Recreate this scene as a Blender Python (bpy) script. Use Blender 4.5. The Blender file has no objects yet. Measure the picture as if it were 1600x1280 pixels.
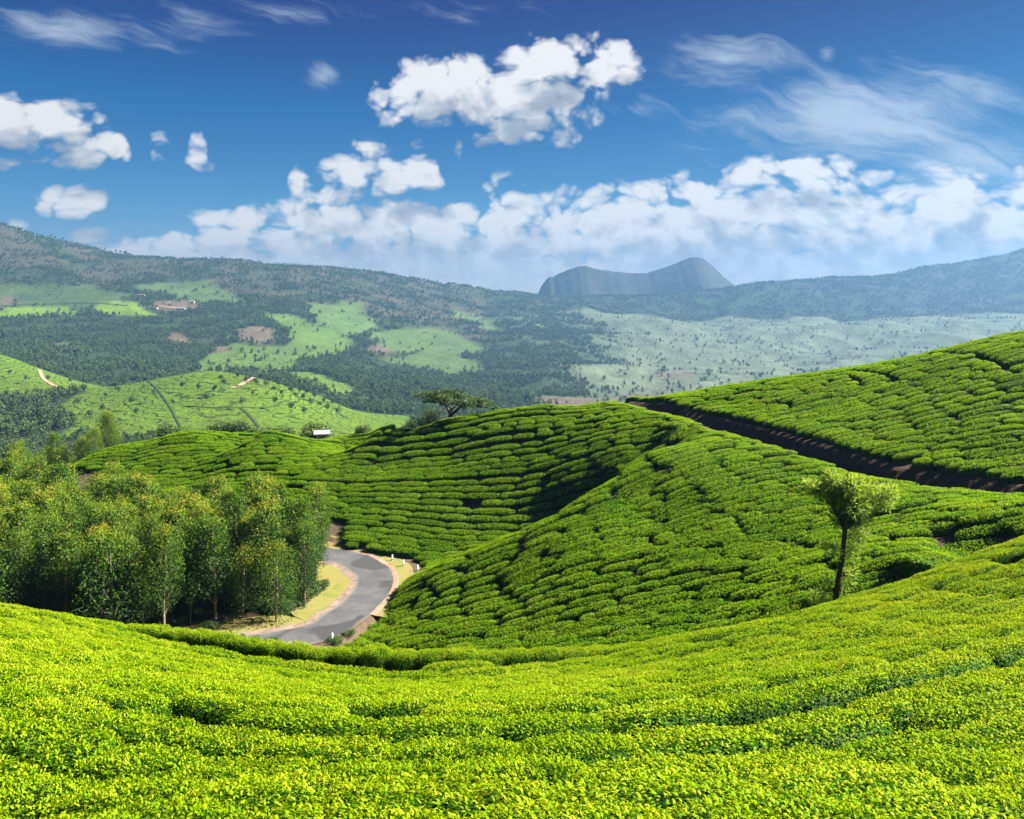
import bpy, math, random
import numpy as np

R = math.radians
rng = np.random.default_rng(7)
random.seed(7)
SC = bpy.context.scene
COL = SC.collection

# ------------------------------------------------------------------ camera
FP, HORZ = 1200.0, 470.0            # focal length and eye-level line, in pixels of a 1600 x 1280 frame
cam_d = bpy.data.cameras.new('camera')
cam = bpy.data.objects.new('camera', cam_d)
COL.objects.link(cam)
cam_d.sensor_width = 36.0
cam_d.lens = 27.0
cam_d.shift_y = -(640.0 - HORZ) / 1600.0
cam_d.clip_start = 0.1
cam_d.clip_end = 60000.0
cam.location = (0, 0, 0)
cam.rotation_euler = (R(90), 0, 0)
SC.camera = cam

# ------------------------------------------------------------------ light
SUN_AZ, SUN_EL = R(83), R(38)       # azimuth to the right of the view direction, elevation
EXPOSURE = 2.6
SUN_STRENGTH = 5.0
HAZE_DENSITY, HAZE_COLOR, HAZE_G = 0.00020, (0.115, 0.245, 0.43), 0.25

SC.view_settings.view_transform = 'Standard'
SC.view_settings.look = 'None'
SC.view_settings.gamma = 1.0
SC.view_settings.use_curve_mapping = False
SC.view_settings.exposure = EXPOSURE
SC.render.engine = 'CYCLES'
cy = SC.cycles
cy.use_denoising = True
cy.max_bounces = 5
cy.diffuse_bounces = 2
cy.glossy_bounces = 1
cy.transmission_bounces = 3
cy.volume_bounces = 0
cy.transparent_max_bounces = 4
cy.caustics_reflective = False
cy.caustics_refractive = False
cy.sample_clamp_indirect = 4.0
cy.use_adaptive_sampling = True
cy.adaptive_threshold = 0.015
SC.render.use_persistent_data = False

sun_d = bpy.data.lights.new('sun', 'SUN')
sun_d.energy = SUN_STRENGTH
sun_d.angle = R(0.55)
sun_d.color = (1.0, 0.95, 0.85)
sun = bpy.data.objects.new('sun', sun_d)
COL.objects.link(sun)
sun.location = (150, 60, 120)
sun.rotation_euler = (R(90) - SUN_EL, 0, R(180) - SUN_AZ)

# ------------------------------------------------------------------ node helpers
class NT:
    """tiny expression helper over a node tree"""
    def __init__(s, tree):
        s.t = tree; s.n = tree.nodes; s.l = tree.links
    def new(s, typ, **kw):
        nd = s.n.new(typ)
        for k, v in kw.items(): setattr(nd, k, v)
        return nd
    def put(s, sock, v):
        if hasattr(v, 'is_output') or hasattr(v, 'links'): s.l.new(v, sock)
        elif v is not None:
            if isinstance(v, (tuple, list)) and sock.type == 'RGBA' and len(v) == 3: v = (*v, 1.0)
            sock.default_value = v
    def math(s, op, a, b=None, c=None, clamp=False):
        nd = s.new('ShaderNodeMath', operation=op); nd.use_clamp = clamp
        for i, v in enumerate((a, b, c)):
            if v is not None: s.put(nd.inputs[i], v)
        return nd.outputs[0]
    def vm(s, op, a, b=None, scale=None):
        nd = s.new('ShaderNodeVectorMath', operation=op)
        s.put(nd.inputs[0], a)
        if b is not None: s.put(nd.inputs[1], b)
        if scale is not None: s.put(nd.inputs['Scale'], scale)
        return nd.outputs['Value'] if op in ('LENGTH', 'DOT_PRODUCT', 'DISTANCE') else nd.outputs['Vector']
    def noise(s, vec, scale, detail=4, rough=0.5, dist=0.0, typ='FBM', col=False, lac=2.0, dim='3D'):
        nd = s.new('ShaderNodeTexNoise'); nd.noise_type = typ; nd.noise_dimensions = dim
        try: nd.normalize = True
        except Exception: pass
        if vec is not None: s.l.new(vec, nd.inputs['Vector'])
        nd.inputs['Scale'].default_value = scale; nd.inputs['Detail'].default_value = detail
        nd.inputs['Roughness'].default_value = rough; nd.inputs['Distortion'].default_value = dist
        nd.inputs['Lacunarity'].default_value = lac
        return nd.outputs['Color' if col else 'Fac']
    def sstep(s, x, a, b, o0=0.0, o1=1.0, kind='SMOOTHSTEP'):
        nd = s.new('ShaderNodeMapRange', interpolation_type=kind)
        s.put(nd.inputs['Value'], x)
        for k, v in (('From Min', a), ('From Max', b), ('To Min', o0), ('To Max', o1)): s.put(nd.inputs[k], v)
        return nd.outputs['Result']
    def mix(s, f, a, b, mode='MIX'):
        nd = s.new('ShaderNodeMix', data_type='RGBA', blend_type=mode)
        s.put(nd.inputs['Factor'], f); s.put(nd.inputs['A'], a) if False else None
        s.put(nd.inputs[6], a); s.put(nd.inputs[7], b)
        return nd.outputs[2]
    def ramp(s, f, stops):
        nd = s.new('ShaderNodeValToRGB'); cr = nd.color_ramp
        while len(cr.elements) < len(stops): cr.elements.new(0.5)
        for e, (p, c) in zip(cr.elements, stops):
            e.position = p; e.color = (*c, 1)
        s.put(nd.inputs[0], f)
        return nd.outputs[0]

# ------------------------------------------------------------------ sky
def azel(px, py):
    u, v = (px - 800) / FP, (HORZ - py) / FP
    return math.atan(u), v

def build_world():
    w = bpy.data.worlds.new('World'); SC.world = w; w.use_nodes = True
    t = w.node_tree; t.nodes.clear(); N = NT(t)
    out = N.new('ShaderNodeOutputWorld'); bg = N.new('ShaderNodeBackground')
    sky = N.new('ShaderNodeTexSky', sky_type='NISHITA')
    sky.sun_disc = False; sky.sun_elevation = SUN_EL; sky.sun_rotation = SUN_AZ
    sky.altitude = 1600; sky.air_density = 1.0; sky.dust_density = 0.25; sky.ozone_density = 3.0
    tc = N.new('ShaderNodeTexCoord')
    sep = N.new('ShaderNodeSeparateXYZ'); N.l.new(tc.outputs['Generated'], sep.inputs[0])
    az = N.math('ARCTAN2', sep.outputs[0], sep.outputs[1])
    hyp = N.math('SQRT', N.math('SUBTRACT', 1.0, N.math('MINIMUM', N.math('MULTIPLY', sep.outputs[2], sep.outputs[2]), 0.97)))
    el = N.math('DIVIDE', sep.outputs[2], N.math('MULTIPLY', hyp, N.math('MAXIMUM', N.math('COSINE', az), 0.6)))   # height above the horizon as a slope
    cmb = N.new('ShaderNodeCombineXYZ'); N.l.new(az, cmb.inputs[0]); N.l.new(el, cmb.inputs[1])
    P0 = cmb.outputs[0]
    # cumulus in drifts at several heights: how much cloud stands along each drift, then eaten into by billowing noise
    drifts = [  # centre height, half height, [(bearing, amount)]
        (97, 50, [(765,0),(800,.75),(850,1.1),(900,1.2),(950,1.1),(990,.7),(1020,0)]),
        (142, 54, [(555,0),(585,.75),(650,1.15),(720,1.25),(800,1.2),(860,1.0),(930,.6),(965,0)]),
        (192, 44, [(-80,1.15),(0,1.15),(70,1.1),(120,.85),(160,.4),(190,0),(690,0),(740,.65),(800,1.0),(870,.9),(910,.55),(960,.3),(1000,0)]),
        (234, 32, [(-80,1.0),(30,.9),(120,1.15),(170,1.1),(200,.7),(214,0),(228,.0),(236,.6),(250,.65),(270,0),(284,0),(302,.8),(324,.85),(344,0),(530,0),(560,.8),(590,.55),(640,.3),(660,.8),(685,0),(705,.15),(715,.35),(728,0)]),
        (276, 36, [(440,0),(470,.85),(500,.7),(560,1),(620,1),(680,.7),(705,0),(765,0),(785,.5),(805,0),(980,0),(1060,.35),(1150,.75),(1240,1.0),(1310,1.15),(1360,.8),(1420,.45),(1480,.7),(1530,.55),(1556,.1),(1575,.6),(1595,.2),(1680,.5)]),
        (314, 34, [(-60,.1),(30,.15),(60,.7),(100,.85),(150,.7),(180,0),(450,0),(475,.7),(560,.8),(620,.6),(650,.15),(735,.15),(760,.85),(850,.75),(930,.85),(1050,1.05),(1300,1.05),(1400,.95),(1500,1.15),(1560,.9),(1680,.95)]),
        (352, 40, [(-60,.45),(30,.45),(80,.15),(260,.25),(330,.85),(450,1.1),(560,1.05),(650,1.1),(850,1.15),(1000,1.3),(1300,1.35),(1680,1.35)]),
        (394, 46, [(-60,.3),(100,.4),(180,.9),(260,.95),(380,1.1),(560,1.2),(1000,1.3),(1680,1.3)]),
        (445, 62, [(-60,1.0),(150,1.1),(320,1.45),(800,1.6),(1680,1.6)]),
    ]
    g = bpy.data.node_groups.new('cloud_density', 'ShaderNodeTree')
    g.interface.new_socket('P', in_out='INPUT', socket_type='NodeSocketVector')
    g.interface.new_socket('D', in_out='OUTPUT', socket_type='NodeSocketFloat')
    G = NT(g); gi = G.new('NodeGroupInput'); go = G.new('NodeGroupOutput')
    P = gi.outputs[0]
    wv = G.vm('SUBTRACT', G.noise(P, 9.0, 3, .55, col=True, dim='2D'), (0.5, 0.5, 0.5))
    Pw = G.vm('ADD', P, G.vm('MULTIPLY', wv, (0.055, 0.030, 0.0)))
    spw = G.new('ShaderNodeSeparateXYZ'); G.l.new(Pw, spw.inputs[0])
    AZM = math.atan(880 / FP)
    an = G.math('MULTIPLY_ADD', spw.outputs[0], 1 / (2 * AZM), 0.5)
    E = None
    for (py, hh, pts) in drifts:
        e, e2 = (HORZ - py) / FP, (HORZ - py + hh) / FP
        fc = G.new('ShaderNodeFloatCurve'); G.l.new(an, fc.inputs['Value']); cu = fc.mapping.curves[0]
        pts = [(math.atan((x - 800) / FP) / (2 * AZM) + .5, y / 1.3) for x, y in pts]
        cu.points[0].location = pts[0]; cu.points[1].location = pts[-1]
        for q in pts[1:-1]: cu.points.new(*q)
        for q in cu.points: q.handle_type = 'AUTO_CLAMPED'
        fc.mapping.use_clip = False; fc.mapping.update()
        t_ = G.math('MULTIPLY_ADD', spw.outputs[1], 1 / (e2 - e), -e / (e2 - e))
        b = G.math('MULTIPLY_ADD', fc.outputs[0], 1.3, G.math('MULTIPLY', G.math('MULTIPLY', t_, t_), -0.75))
        E = b if E is None else G.math('MAXIMUM', E, b)
    # elsewhere, outside the picture, the same kind of broken cumulus
    sp = G.new('ShaderNodeSeparateXYZ'); G.l.new(P, sp.inputs[0])
    away = G.sstep(G.math('ABSOLUTE', sp.outputs[0]), 0.64, 0.85)
    lowf = G.math('MULTIPLY_ADD', G.noise(P, 2.6, 2, .5, dim='2D'), 3.2, -1.95)
    lowf = G.math('MINIMUM', lowf, 0.9)
    lowf = G.math('SUBTRACT', lowf, G.math('SUBTRACT', 3.0, G.math('MULTIPLY', away, 3.0)))
    E = G.math('MAXIMUM', G.math('SUBTRACT', E, G.math('MULTIPLY', away, 3.0)), lowf)
    E = G.math('MAXIMUM', E, -0.6)
    vo = G.new('ShaderNodeTexVoronoi', feature='F1'); vo.voronoi_dimensions = '2D'; vo.inputs['Scale'].default_value = 27
    vo.inputs['Detail'].default_value = 2.0; vo.inputs['Roughness'].default_value = 0.5
    G.l.new(G.vm('MULTIPLY', Pw, (0.85, 1.15, 1)), vo.inputs['Vector'])
    bil = G.math('SUBTRACT', 0.42, G.math('MULTIPLY', vo.outputs['Distance'], vo.outputs['Distance']))
    fb = G.math('SUBTRACT', G.noise(Pw, 19, 6, .56, dim='2D'), 0.5)
    D = G.math('ADD', E, G.math('MULTIPLY_ADD', bil, 0.60, G.math('MULTIPLY', fb, 1.05)))
    G.l.new(G.math('SUBTRACT', D, 0.38), go.inputs[0])

    def dens(vec):
        nd = N.new('ShaderNodeGroup'); nd.node_tree = g; N.l.new(vec, nd.inputs[0]); return nd.outputs[0]
    d0 = dens(P0)
    d1 = dens(N.vm('ADD', P0, (-0.016, 0.042, 0)))
    alpha = N.sstep(d0, -0.09, 0.54)
    lit = N.math('MULTIPLY_ADD', N.math('SUBTRACT', d0, d1), 0.66, 0.52)
    thick = N.sstep(d0, 0.2, 0.9)
    lit = N.math('SUBTRACT', lit, N.math('MULTIPLY', thick, 0.12), clamp=True)
    ccol = N.ramp(lit, [(0.0, (0.34, 0.41, 0.51)), (0.30, (0.50, 0.57, 0.66)), (0.62, (0.88, 0.90, 0.93)), (0.85, (1.12, 1.11, 1.10))])
    # cirrus
    cw = N.vm('SUBTRACT', N.noise(P0, 3.5, 4, .6, col=True, dim='2D'), (0.5, 0.5, 0.5))
    Pc = N.vm('ADD', P0, N.vm('SCALE', cw, scale=0.10))  # light tea fields, paled further so the ground colour suggests mist
    rot = N.new('ShaderNodeVectorRotate', rotation_type='Z_AXIS'); rot.inputs['Angle'].default_value = R(20); N.l.new(Pc, rot.inputs['Vector'])
    Pc = N.vm('MULTIPLY', rot.outputs[0], (2.6, 13.0, 1))
    ci = N.noise(Pc, 2.2, 7, .60, 0.15, dim='2D')
    reg = None
    for (px, py, rx, ry, wt) in [(1330, 190, 400, 115, 1.35), (1130, 95, 180, 60, .9), (1000, 170, 110, 40, .6), (1500, 250, 250, 90, 1.0), (90, 45, 170, 60, 1.0), (290, 40, 150, 50, .75),
                                 (505, 118, 45, 30, .9), (470, 20, 160, 40, .55), (720, 20, 150, 35, .5), (100, 170, 90, 30, .4), (230, 205, 120, 20, .5), (570, 205, 130, 40, .5), (1292, 85, 25, 25, .8)]:
        a, e = azel(px, py); a2, _ = azel(px + rx, py); _, e2 = azel(px, py - ry)
        d = N.vm('MULTIPLY', N.vm('SUBTRACT', P0, (a, e, 0)), (1 / (a2 - a), 1 / (e2 - e), 0))
        b = N.math('MULTIPLY_ADD', N.vm('LENGTH', d), -wt, wt)
        reg = b if reg is None else N.math('SMOOTH_MAX', reg, b, 0.3)
    reg = N.math('MAXIMUM', reg, N.math('MULTIPLY_ADD', N.sstep(N.math('ABSOLUTE', az), .62, .9), 1.0, -0.6))
    cia = N.math('MULTIPLY', N.sstep(N.math('MULTIPLY_ADD', ci, 1.5, N.math('MULTIPLY_ADD', reg, 0.75, -0.92)), 0.0, 0.85), 0.78)
    # clear air: the sky model, deepened the way a polariser does
    # (graded by the red-to-blue ratio of the sky model, which falls with height above the horizon)
    sc_ = N.new('ShaderNodeSeparateColor'); N.l.new(sky.outputs[0], sc_.inputs[0])
    rb = N.math('DIVIDE', sc_.outputs[0], N.math('MAXIMUM', sc_.outputs[2], 0.01))
    grade = N.ramp(N.sstep(rb, 0.24, 1.04, kind='LINEAR'), [(0.05, (0.0, 0.003, 0.13)), (0.072, (0.0, 0.008, 0.19)), (0.12, (0.0, 0.135, 0.42)), (0.24, (0.07, 0.31, 0.60)), (0.42, (0.22, 0.45, 0.68)), (1.0, (0.44, 0.58, 0.70))])
    skyc = N.vm('SCALE', grade, scale=2.0 ** -EXPOSURE)
    skyc = N.mix(cia, skyc, tuple(v * 2 ** -EXPOSURE for v in (0.62, 0.72, 0.83)))
    ccol = N.mix(N.sstep(el, 0.11, 0.0, 0.0, 0.75), ccol, (0.86, 0.90, 0.95))      # distance pales the lowest clouds
    ccs = N.mix(1.0, ccol, CLOUD_GAIN, 'MULTIPLY')
    fin = N.mix(alpha, skyc, ccs)
    N.l.new(fin, bg.inputs['Color']); bg.inputs['Strength'].default_value = 1.0
    N.l.new(bg.outputs[0], out.inputs[0])
    w.cycles.sampling_method = 'NONE'
CLOUD_GAIN = (0.84 * 2 ** -EXPOSURE,) * 3
build_world()

# ------------------------------------------------------------------ numpy noise
_perm = np.random.default_rng(3).permutation(512).astype(np.int64)
_perm = np.concatenate([_perm, _perm, _perm])
_gr = np.random.default_rng(5).normal(size=(512, 2)); _gr /= np.linalg.norm(_gr, axis=1)[:, None]
def perlin(x, y):
    xi, yi = np.floor(x).astype(np.int64), np.floor(y).astype(np.int64)
    xf, yf = x - xi, y - yi
    u, v = xf**3 * (xf * (xf * 6 - 15) + 10), yf**3 * (yf * (yf * 6 - 15) + 10)
    def gd(ix, iy, dx, dy):
        h = _perm[(_perm[ix & 511] + iy) & 511]
        return _gr[h, 0] * dx + _gr[h, 1] * dy
    a = gd(xi, yi, xf, yf); b = gd(xi + 1, yi, xf - 1, yf)
    c = gd(xi, yi + 1, xf, yf - 1); d = gd(xi + 1, yi + 1, xf - 1, yf - 1)
    return (a + (b - a) * u) + ((c + (d - c) * u) - (a + (b - a) * u)) * v
def fbm(x, y, o=4, g=0.5):
    s, a, f, n = 0, 1, 1, 0
    for k in range(o):
        s = s + a * perlin(x * f + 17.3 * k, y * f - 9.1 * k); n += a; a *= g; f *= 2.03
    return s / n
def ridged(x, y, o=4, g=0.5):
    s, a, f, n = 0, 1, 1, 0
    for k in range(o):
        s = s + a * (1 - 2 * np.abs(perlin(x * f + 31.7 * k, y * f + 5.3 * k))); n += a; a *= g; f *= 2.03
    return s / n
def sst(x, a, b):
    t = np.clip((x - a) / (b - a), 0, 1); return t * t * (3 - 2 * t)

class TPS:
    def __init__(s, P, z, reg=1e-3):
        P = np.asarray(P, float); n = len(P); s.P = P
        K = s.k(P, P) + reg * np.eye(n) * 30
        Q = np.c_[np.ones(n), P]
        A = np.block([[K, Q], [Q.T, np.zeros((3, 3))]])
        s.w = np.linalg.solve(A, np.r_[z, 0, 0, 0])
    def k(s, A, B):
        d2 = ((A[:, None, :] - B[None, :, :])**2).sum(-1)
        return 0.5 * d2 * np.log(d2 + 1e-9)
    def __call__(s, X):
        X = np.asarray(X, float); out = np.empty(len(X))
        for i in range(0, len(X), 20000):
            c = X[i:i + 20000]
            out[i:i + 20000] = s.k(c, s.P) @ s.w[:-3] + s.w[-3] + c @ s.w[-2:]
        return out

def pix(px, py, Y):                 # world point of a place seen in that direction at that distance ahead
    return np.array([(px - 800) / FP * Y, Y, (HORZ - py) / FP * Y])

# ------------------------------------------------------------------ lie of the near land (heights of the clipped canopy)
LAND = [
 # foreground hollow
 (-100,1300,7),(300,1280,6),(800,1280,5.6),(1300,1280,5.8),(1750,1280,6.5),
 (0,1130,10),(400,1150,10),(800,1150,10),(1200,1130,10.5),(1600,1080,11.5),
 (-300,920,30),(0,945,28),(200,985,26.5),(280,1002,25.5),(380,1027,24.3),(545,1045,23.6),(627,1051,23.3),(756,1040,23.6),(840,1031,24.2),(910,1028,24.8),(1050,995,27),(1300,948,29.5),(1450,908,31.5),(1600,862,33.5),(1850,800,36),
 (100,1025,17),(0,978,21.5),(200,1013,20.5),(-200,960,22),(400,1045,20.5),(450,1063,17.5),(280,982,28),(380,994,27.3),(517,1011,26.4),(600,1014,26.2),(737,1016,26.2),(892,1010,26.8),(800,1072,18),(1100,1045,18),(1400,985,19.5),(1700,930,20),
 # near spur
 (570,1003,54),(598,965,58),(625,925,61),(680,887,61.5),(700,985,51),(700,920,57.5),(800,833,62),(800,900,55.5),(800,970,49.5),(900,992,44.5),(900,920,49.5),(900,850,55),(930,763,63),
 (1000,715,67),(1060,673,72),(1000,850,52.5),(1000,780,59),(1100,970,40.5),(1100,850,49.5),(1100,760,57),(1130,665,71),(1190,690,64),(1280,718,58.5),(1200,920,41),
 (1400,748,52.5),(1600,772,46),(1800,790,42),(1300,850,44),(1300,920,37.5),(1450,880,37),(1600,845,38.5),(1400,800,46),(1850,830,38),
 # bowl behind it
 (520,832,76),(600,850,73),(690,868,70),(780,852,68.5),(700,760,80),(600,760,82),(800,772,76.5),(900,752,73.5),(980,712,72.5),(420,740,87),(300,740,91),(200,722,96),
 (850,690,82),(950,665,79),(600,715,87.5),(700,705,86),(420,700,92),
 (700,655,91),(600,672,92.5),(420,672,96.5),(280,676,99.5),(180,697,101),(135,714,102),(780,640,90),(850,630,89),(950,626,87),(1050,648,76),
 # hill on the right above the track
 (965,622,92),(1100,638,78),(1180,662,69),(1300,692,61.5),(1420,716,56.5),(1600,738,50.5),(1800,760,46.5),
 (1600,515,75),(1500,538,76.5),(1400,560,78),(1300,578,79.5),(1200,592,82),(1100,606,85.5),(1010,619,89),(1300,640,69),(1450,640,63.5),(1600,620,61.5),(1600,680,55),(1450,595,69.5),
 (1800,500,75),(1800,640,58),(2000,510,74),(2100,620,62),
]
HEDGE_TOP = {(280,982),(380,994),(517,1011),(600,1014),(737,1016),(892,1010)}
LP = [pix(a, b, c) for a, b, c in LAND]
# hidden ground: the dip behind the foreground, the bowl's floor, plantation floor, and the land falling away behind the crests
LP += [np.array(p, float) for p in [
 (-22,38,-19.5),(-12,36,-20),(-3,35.5,-18.4),(3,35.5,-17.4),(9,34,-15.3),(-32,42,-21),(-45,40,-21),(-60,36,-20),
 (1,68.5,-22.4),(8,69.5,-19.3),(-5,68,-23.0),(13,71.5,-15.2),
 (-22,52,-23.2),(-30,52,-23.2),(-40,55,-23.2),(-52,58,-23.2),(-22,62,-23.2),(-30,62,-23.2),(-40,66,-23.2),(-55,70,-23.4),(-30,72,-23.2),(-44,78,-23.3),(-60,85,-24),(-70,70,-24),
 (-62,105,-25.5),(-75,110,-27),(-90,100,-27),(-85,125,-30),(-65,122,-28),(-100,60,-24),(-100,30,-20),
 (-50,112,-22),(-30,110,-20.5),(-10,108,-18.5),(5,105,-16),(20,102,-14),(35,98,-11.5),(50,90,-7),(70,85,-3.5),
 (-50,135,-33),(-20,135,-31),(10,132,-29),(40,128,-24),(70,118,-16),(-90,150,-38),(0,150,-37),(60,150,-32),(100,130,-18),(100,90,-4),
 (8,0,-2.2),(-8,0,-2.4),(0,-10,1.0),(20,5,-3.0),(-20,5,-3.5),(45,20,-6.5),(60,40,-8),(90,60,-5),(-45,15,-9),(30,-10,0.5),(-30,-10,-1.5),(-90,5,-12),(90,10,-6)]]
for a, b, c in [v for v in LAND if v in LAND[10:25] or (v[0], v[1]) in HEDGE_TOP]:        # behind the foreground's lip
    q = pix(a, b, c)
    if a <= 0 or a >= 1050 or (a, b) in HEDGE_TOP: LP.append(q + np.array([q[0] / c * 4.5, 4.5, -4.5 * 0.72]))
for a, b, c in LAND:
    crest_c = c > 86 and b < 716 and a < 960; crest_d = (a, b) in ((1600,515),(1500,538),(1400,560),(1300,578),(1200,592),(1100,606),(1800,500))
    if crest_c or crest_d:
        q = pix(a, b, c); LP.append(q + np.array([q[0] / c * 6, 6.0, -1.9 if crest_c else -1.1]))
LP = np.array(LP)
CANOPY = 0.8
land = TPS(LP[:, :2] / 30.0, LP[:, 2] - np.where(LP[:, 1] < 33, 0.98, 0.70), 2e-5)

GX0, GX1, GY0, GY1, GS = -110.0, 110.0, -20.0, 152.0, 0.4
gx = np.arange(GX0, GX1 + 1e-6, GS); gy = np.arange(GY0, GY1 + 1e-6, GS)
NX, NY = len(gx), len(gy)
XX, YY = np.meshgrid(gx, gy)
ZZ = land(np.c_[XX.ravel(), YY.ravel()] / 30.0).reshape(NY, NX)
ZZ = ZZ + 0.10 * fbm(XX / 6, YY / 6, 3) + 0.35 * fbm(XX / 22, YY / 22, 2) * sst(YY, 20, 40)

def polyline(pts, n):
    pts = np.asarray(pts, float)                      # Catmull-Rom through the points
    P = np.vstack([2 * pts[0] - pts[1], pts, 2 * pts[-1] - pts[-2]]); out = []
    for i in range(1, len(P) - 2):
        t = np.linspace(0, 1, n, endpoint=False)[:, None]
        a, b, c, d = P[i - 1], P[i], P[i + 1], P[i + 2]
        out.append(0.5 * ((2 * b) + (-a + c) * t + (2 * a - 5 * b + 4 * c - d) * t**2 + (-a + 3 * b - 3 * c + d) * t**3))
    out.append(P[-2][None]); return np.vstack(out)
def dist_to(line, x, y, side=False):
    x = np.asarray(x, float); y = np.asarray(y, float)
    best = np.full(x.shape, 1e9); sgn = np.zeros(x.shape); tt = np.zeros(x.shape); s = 0
    for i in range(len(line) - 1):
        ax, ay = line[i][:2]; dx, dy = line[i + 1][0] - ax, line[i + 1][1] - ay
        L2 = dx * dx + dy * dy + 1e-12
        t = np.clip(((x - ax) * dx + (y - ay) * dy) / L2, 0, 1)
        d = np.hypot(x - ax - t * dx, y - ay - t * dy); m = d < best
        best = np.where(m, d, best); sgn = np.where(m, np.sign(dx * (y - ay) - dy * (x - ax)), sgn)
        tt = np.where(m, s + t * math.sqrt(L2), tt); s += math.sqrt(L2)
    return (best, sgn, tt) if side else best

ROADZ = -24.0
def road_pt(px, py): return pix(px, py, -ROADZ * FP / (py - HORZ))[:2]
road_c = polyline([(-52, 44), (-38, 48.5), (-26, 51.2)] + [road_pt(*p) for p in [(468,995),(540,963),(580,927),(588,902),(566,881),(527,868)]] + [(-22.5, 74.3), (-31, 76.5), (-42, 80.5), (-55, 90), (-66, 101), (-80, 108)], 6)
near = (XX > -90) & (XX < 6) & (YY > 38) & (YY < 118)
rd = np.full(XX.shape, 99.0); rs = np.zeros(XX.shape)
rd[near], rs[near], rt = dist_to(road_c, XX[near], YY[near], True)
def road_dist(x, y):                # distance to the road's middle, and whether on its left
    i = np.clip(((np.asarray(x) - GX0) / GS + .5).astype(int), 0, NX - 1); j = np.clip(((np.asarray(y) - GY0) / GS + .5).astype(int), 0, NY - 1)
    return rd[j, i], rs[j, i]
# verge is wider outside the bend, by the marker posts
vw = 1.7 + 2.3 * np.exp(-(((XX + 9.3) / 4.2)**2 + ((YY - 69.5) / 3.6)**2))
left = rs > 0
drop = 0.9 * sst(XX, -56, -66) * 3.6 + 0 * XX
rz = ROADZ - 0.03 - drop
flatL = sst(rd, 5.0, 9.0); flatR = sst(rd, vw, vw + 1.15)
ZZ = np.where(rd < 12, rz + (ZZ - rz) * np.where(left, flatL, flatR), ZZ)

# track between the spur and the right-hand hill
trk = polyline([pix(*p)[:2] for p in [(900,620,97),(960,626,90.5),(1050,643,79.5),(1100,653,74.5),(1180,677,67.5),(1280,706,60.8),(1400,735,54.7),(1600,759,48.2),(1800,780,44.2),(2100,800,40)]], 10)
tm = (XX > 5) & (YY > 34) & (YY < 105)
td = np.full(XX.shape, 99.0); ts = np.zeros(XX.shape); tz = np.zeros(XX.shape)
td[tm], ts[tm], _ = dist_to(trk, XX[tm], YY[tm], True)
trz = land(np.c_[trk[:, 0] - 0.9, trk[:, 1] - 1.6] / 30.0) - 0.35
ti = np.zeros(XX.shape, int)
xs, ys = XX[tm], YY[tm]
ti[tm] = np.argmin((xs[:, None] - trk[None, :, 0])**2 + (ys[:, None] - trk[None, :, 1])**2, axis=1)
tz = trz[ti]
wl = np.where(ts > 0, sst(td, 1.0, 2.0), sst(td, 1.3, 2.1))
ZZ = np.where(td < 6, np.minimum(ZZ, tz + (ZZ - tz) * wl) * (td < 2.2) + ZZ * (td >= 2.2), ZZ)

def H(x, y):
    x = np.asarray(x, float); y = np.asarray(y, float)
    fx = np.clip((x - GX0) / GS, 0, NX - 1.001); fy = np.clip((y - GY0) / GS, 0, NY - 1.001)
    i, j = fx.astype(int), fy.astype(int); u, v = fx - i, fy - j
    return (ZZ[j, i] * (1 - u) + ZZ[j, i + 1] * u) * (1 - v) + (ZZ[j + 1, i] * (1 - u) + ZZ[j + 1, i + 1] * u) * v
def Hn(x, y, e=0.8):
    dx = (H(x + e, y) - H(x - e, y)) / (2 * e); dy = (H(x, y + e) - H(x, y - e)) / (2 * e)
    return dx, dy
def cast(px, py, y0=4.0, y1=118.0):  # first meeting of a sight line with the canopy
    Y = np.arange(y0, y1, 0.1); x = (px - 800) / FP * Y; z = (HORZ - py) / FP * Y
    hit = np.nonzero(H(x, Y) + CANOPY > z)[0]
    if len(hit) == 0: return None
    k = hit[0]; return np.array([x[k], Y[k]])

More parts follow.
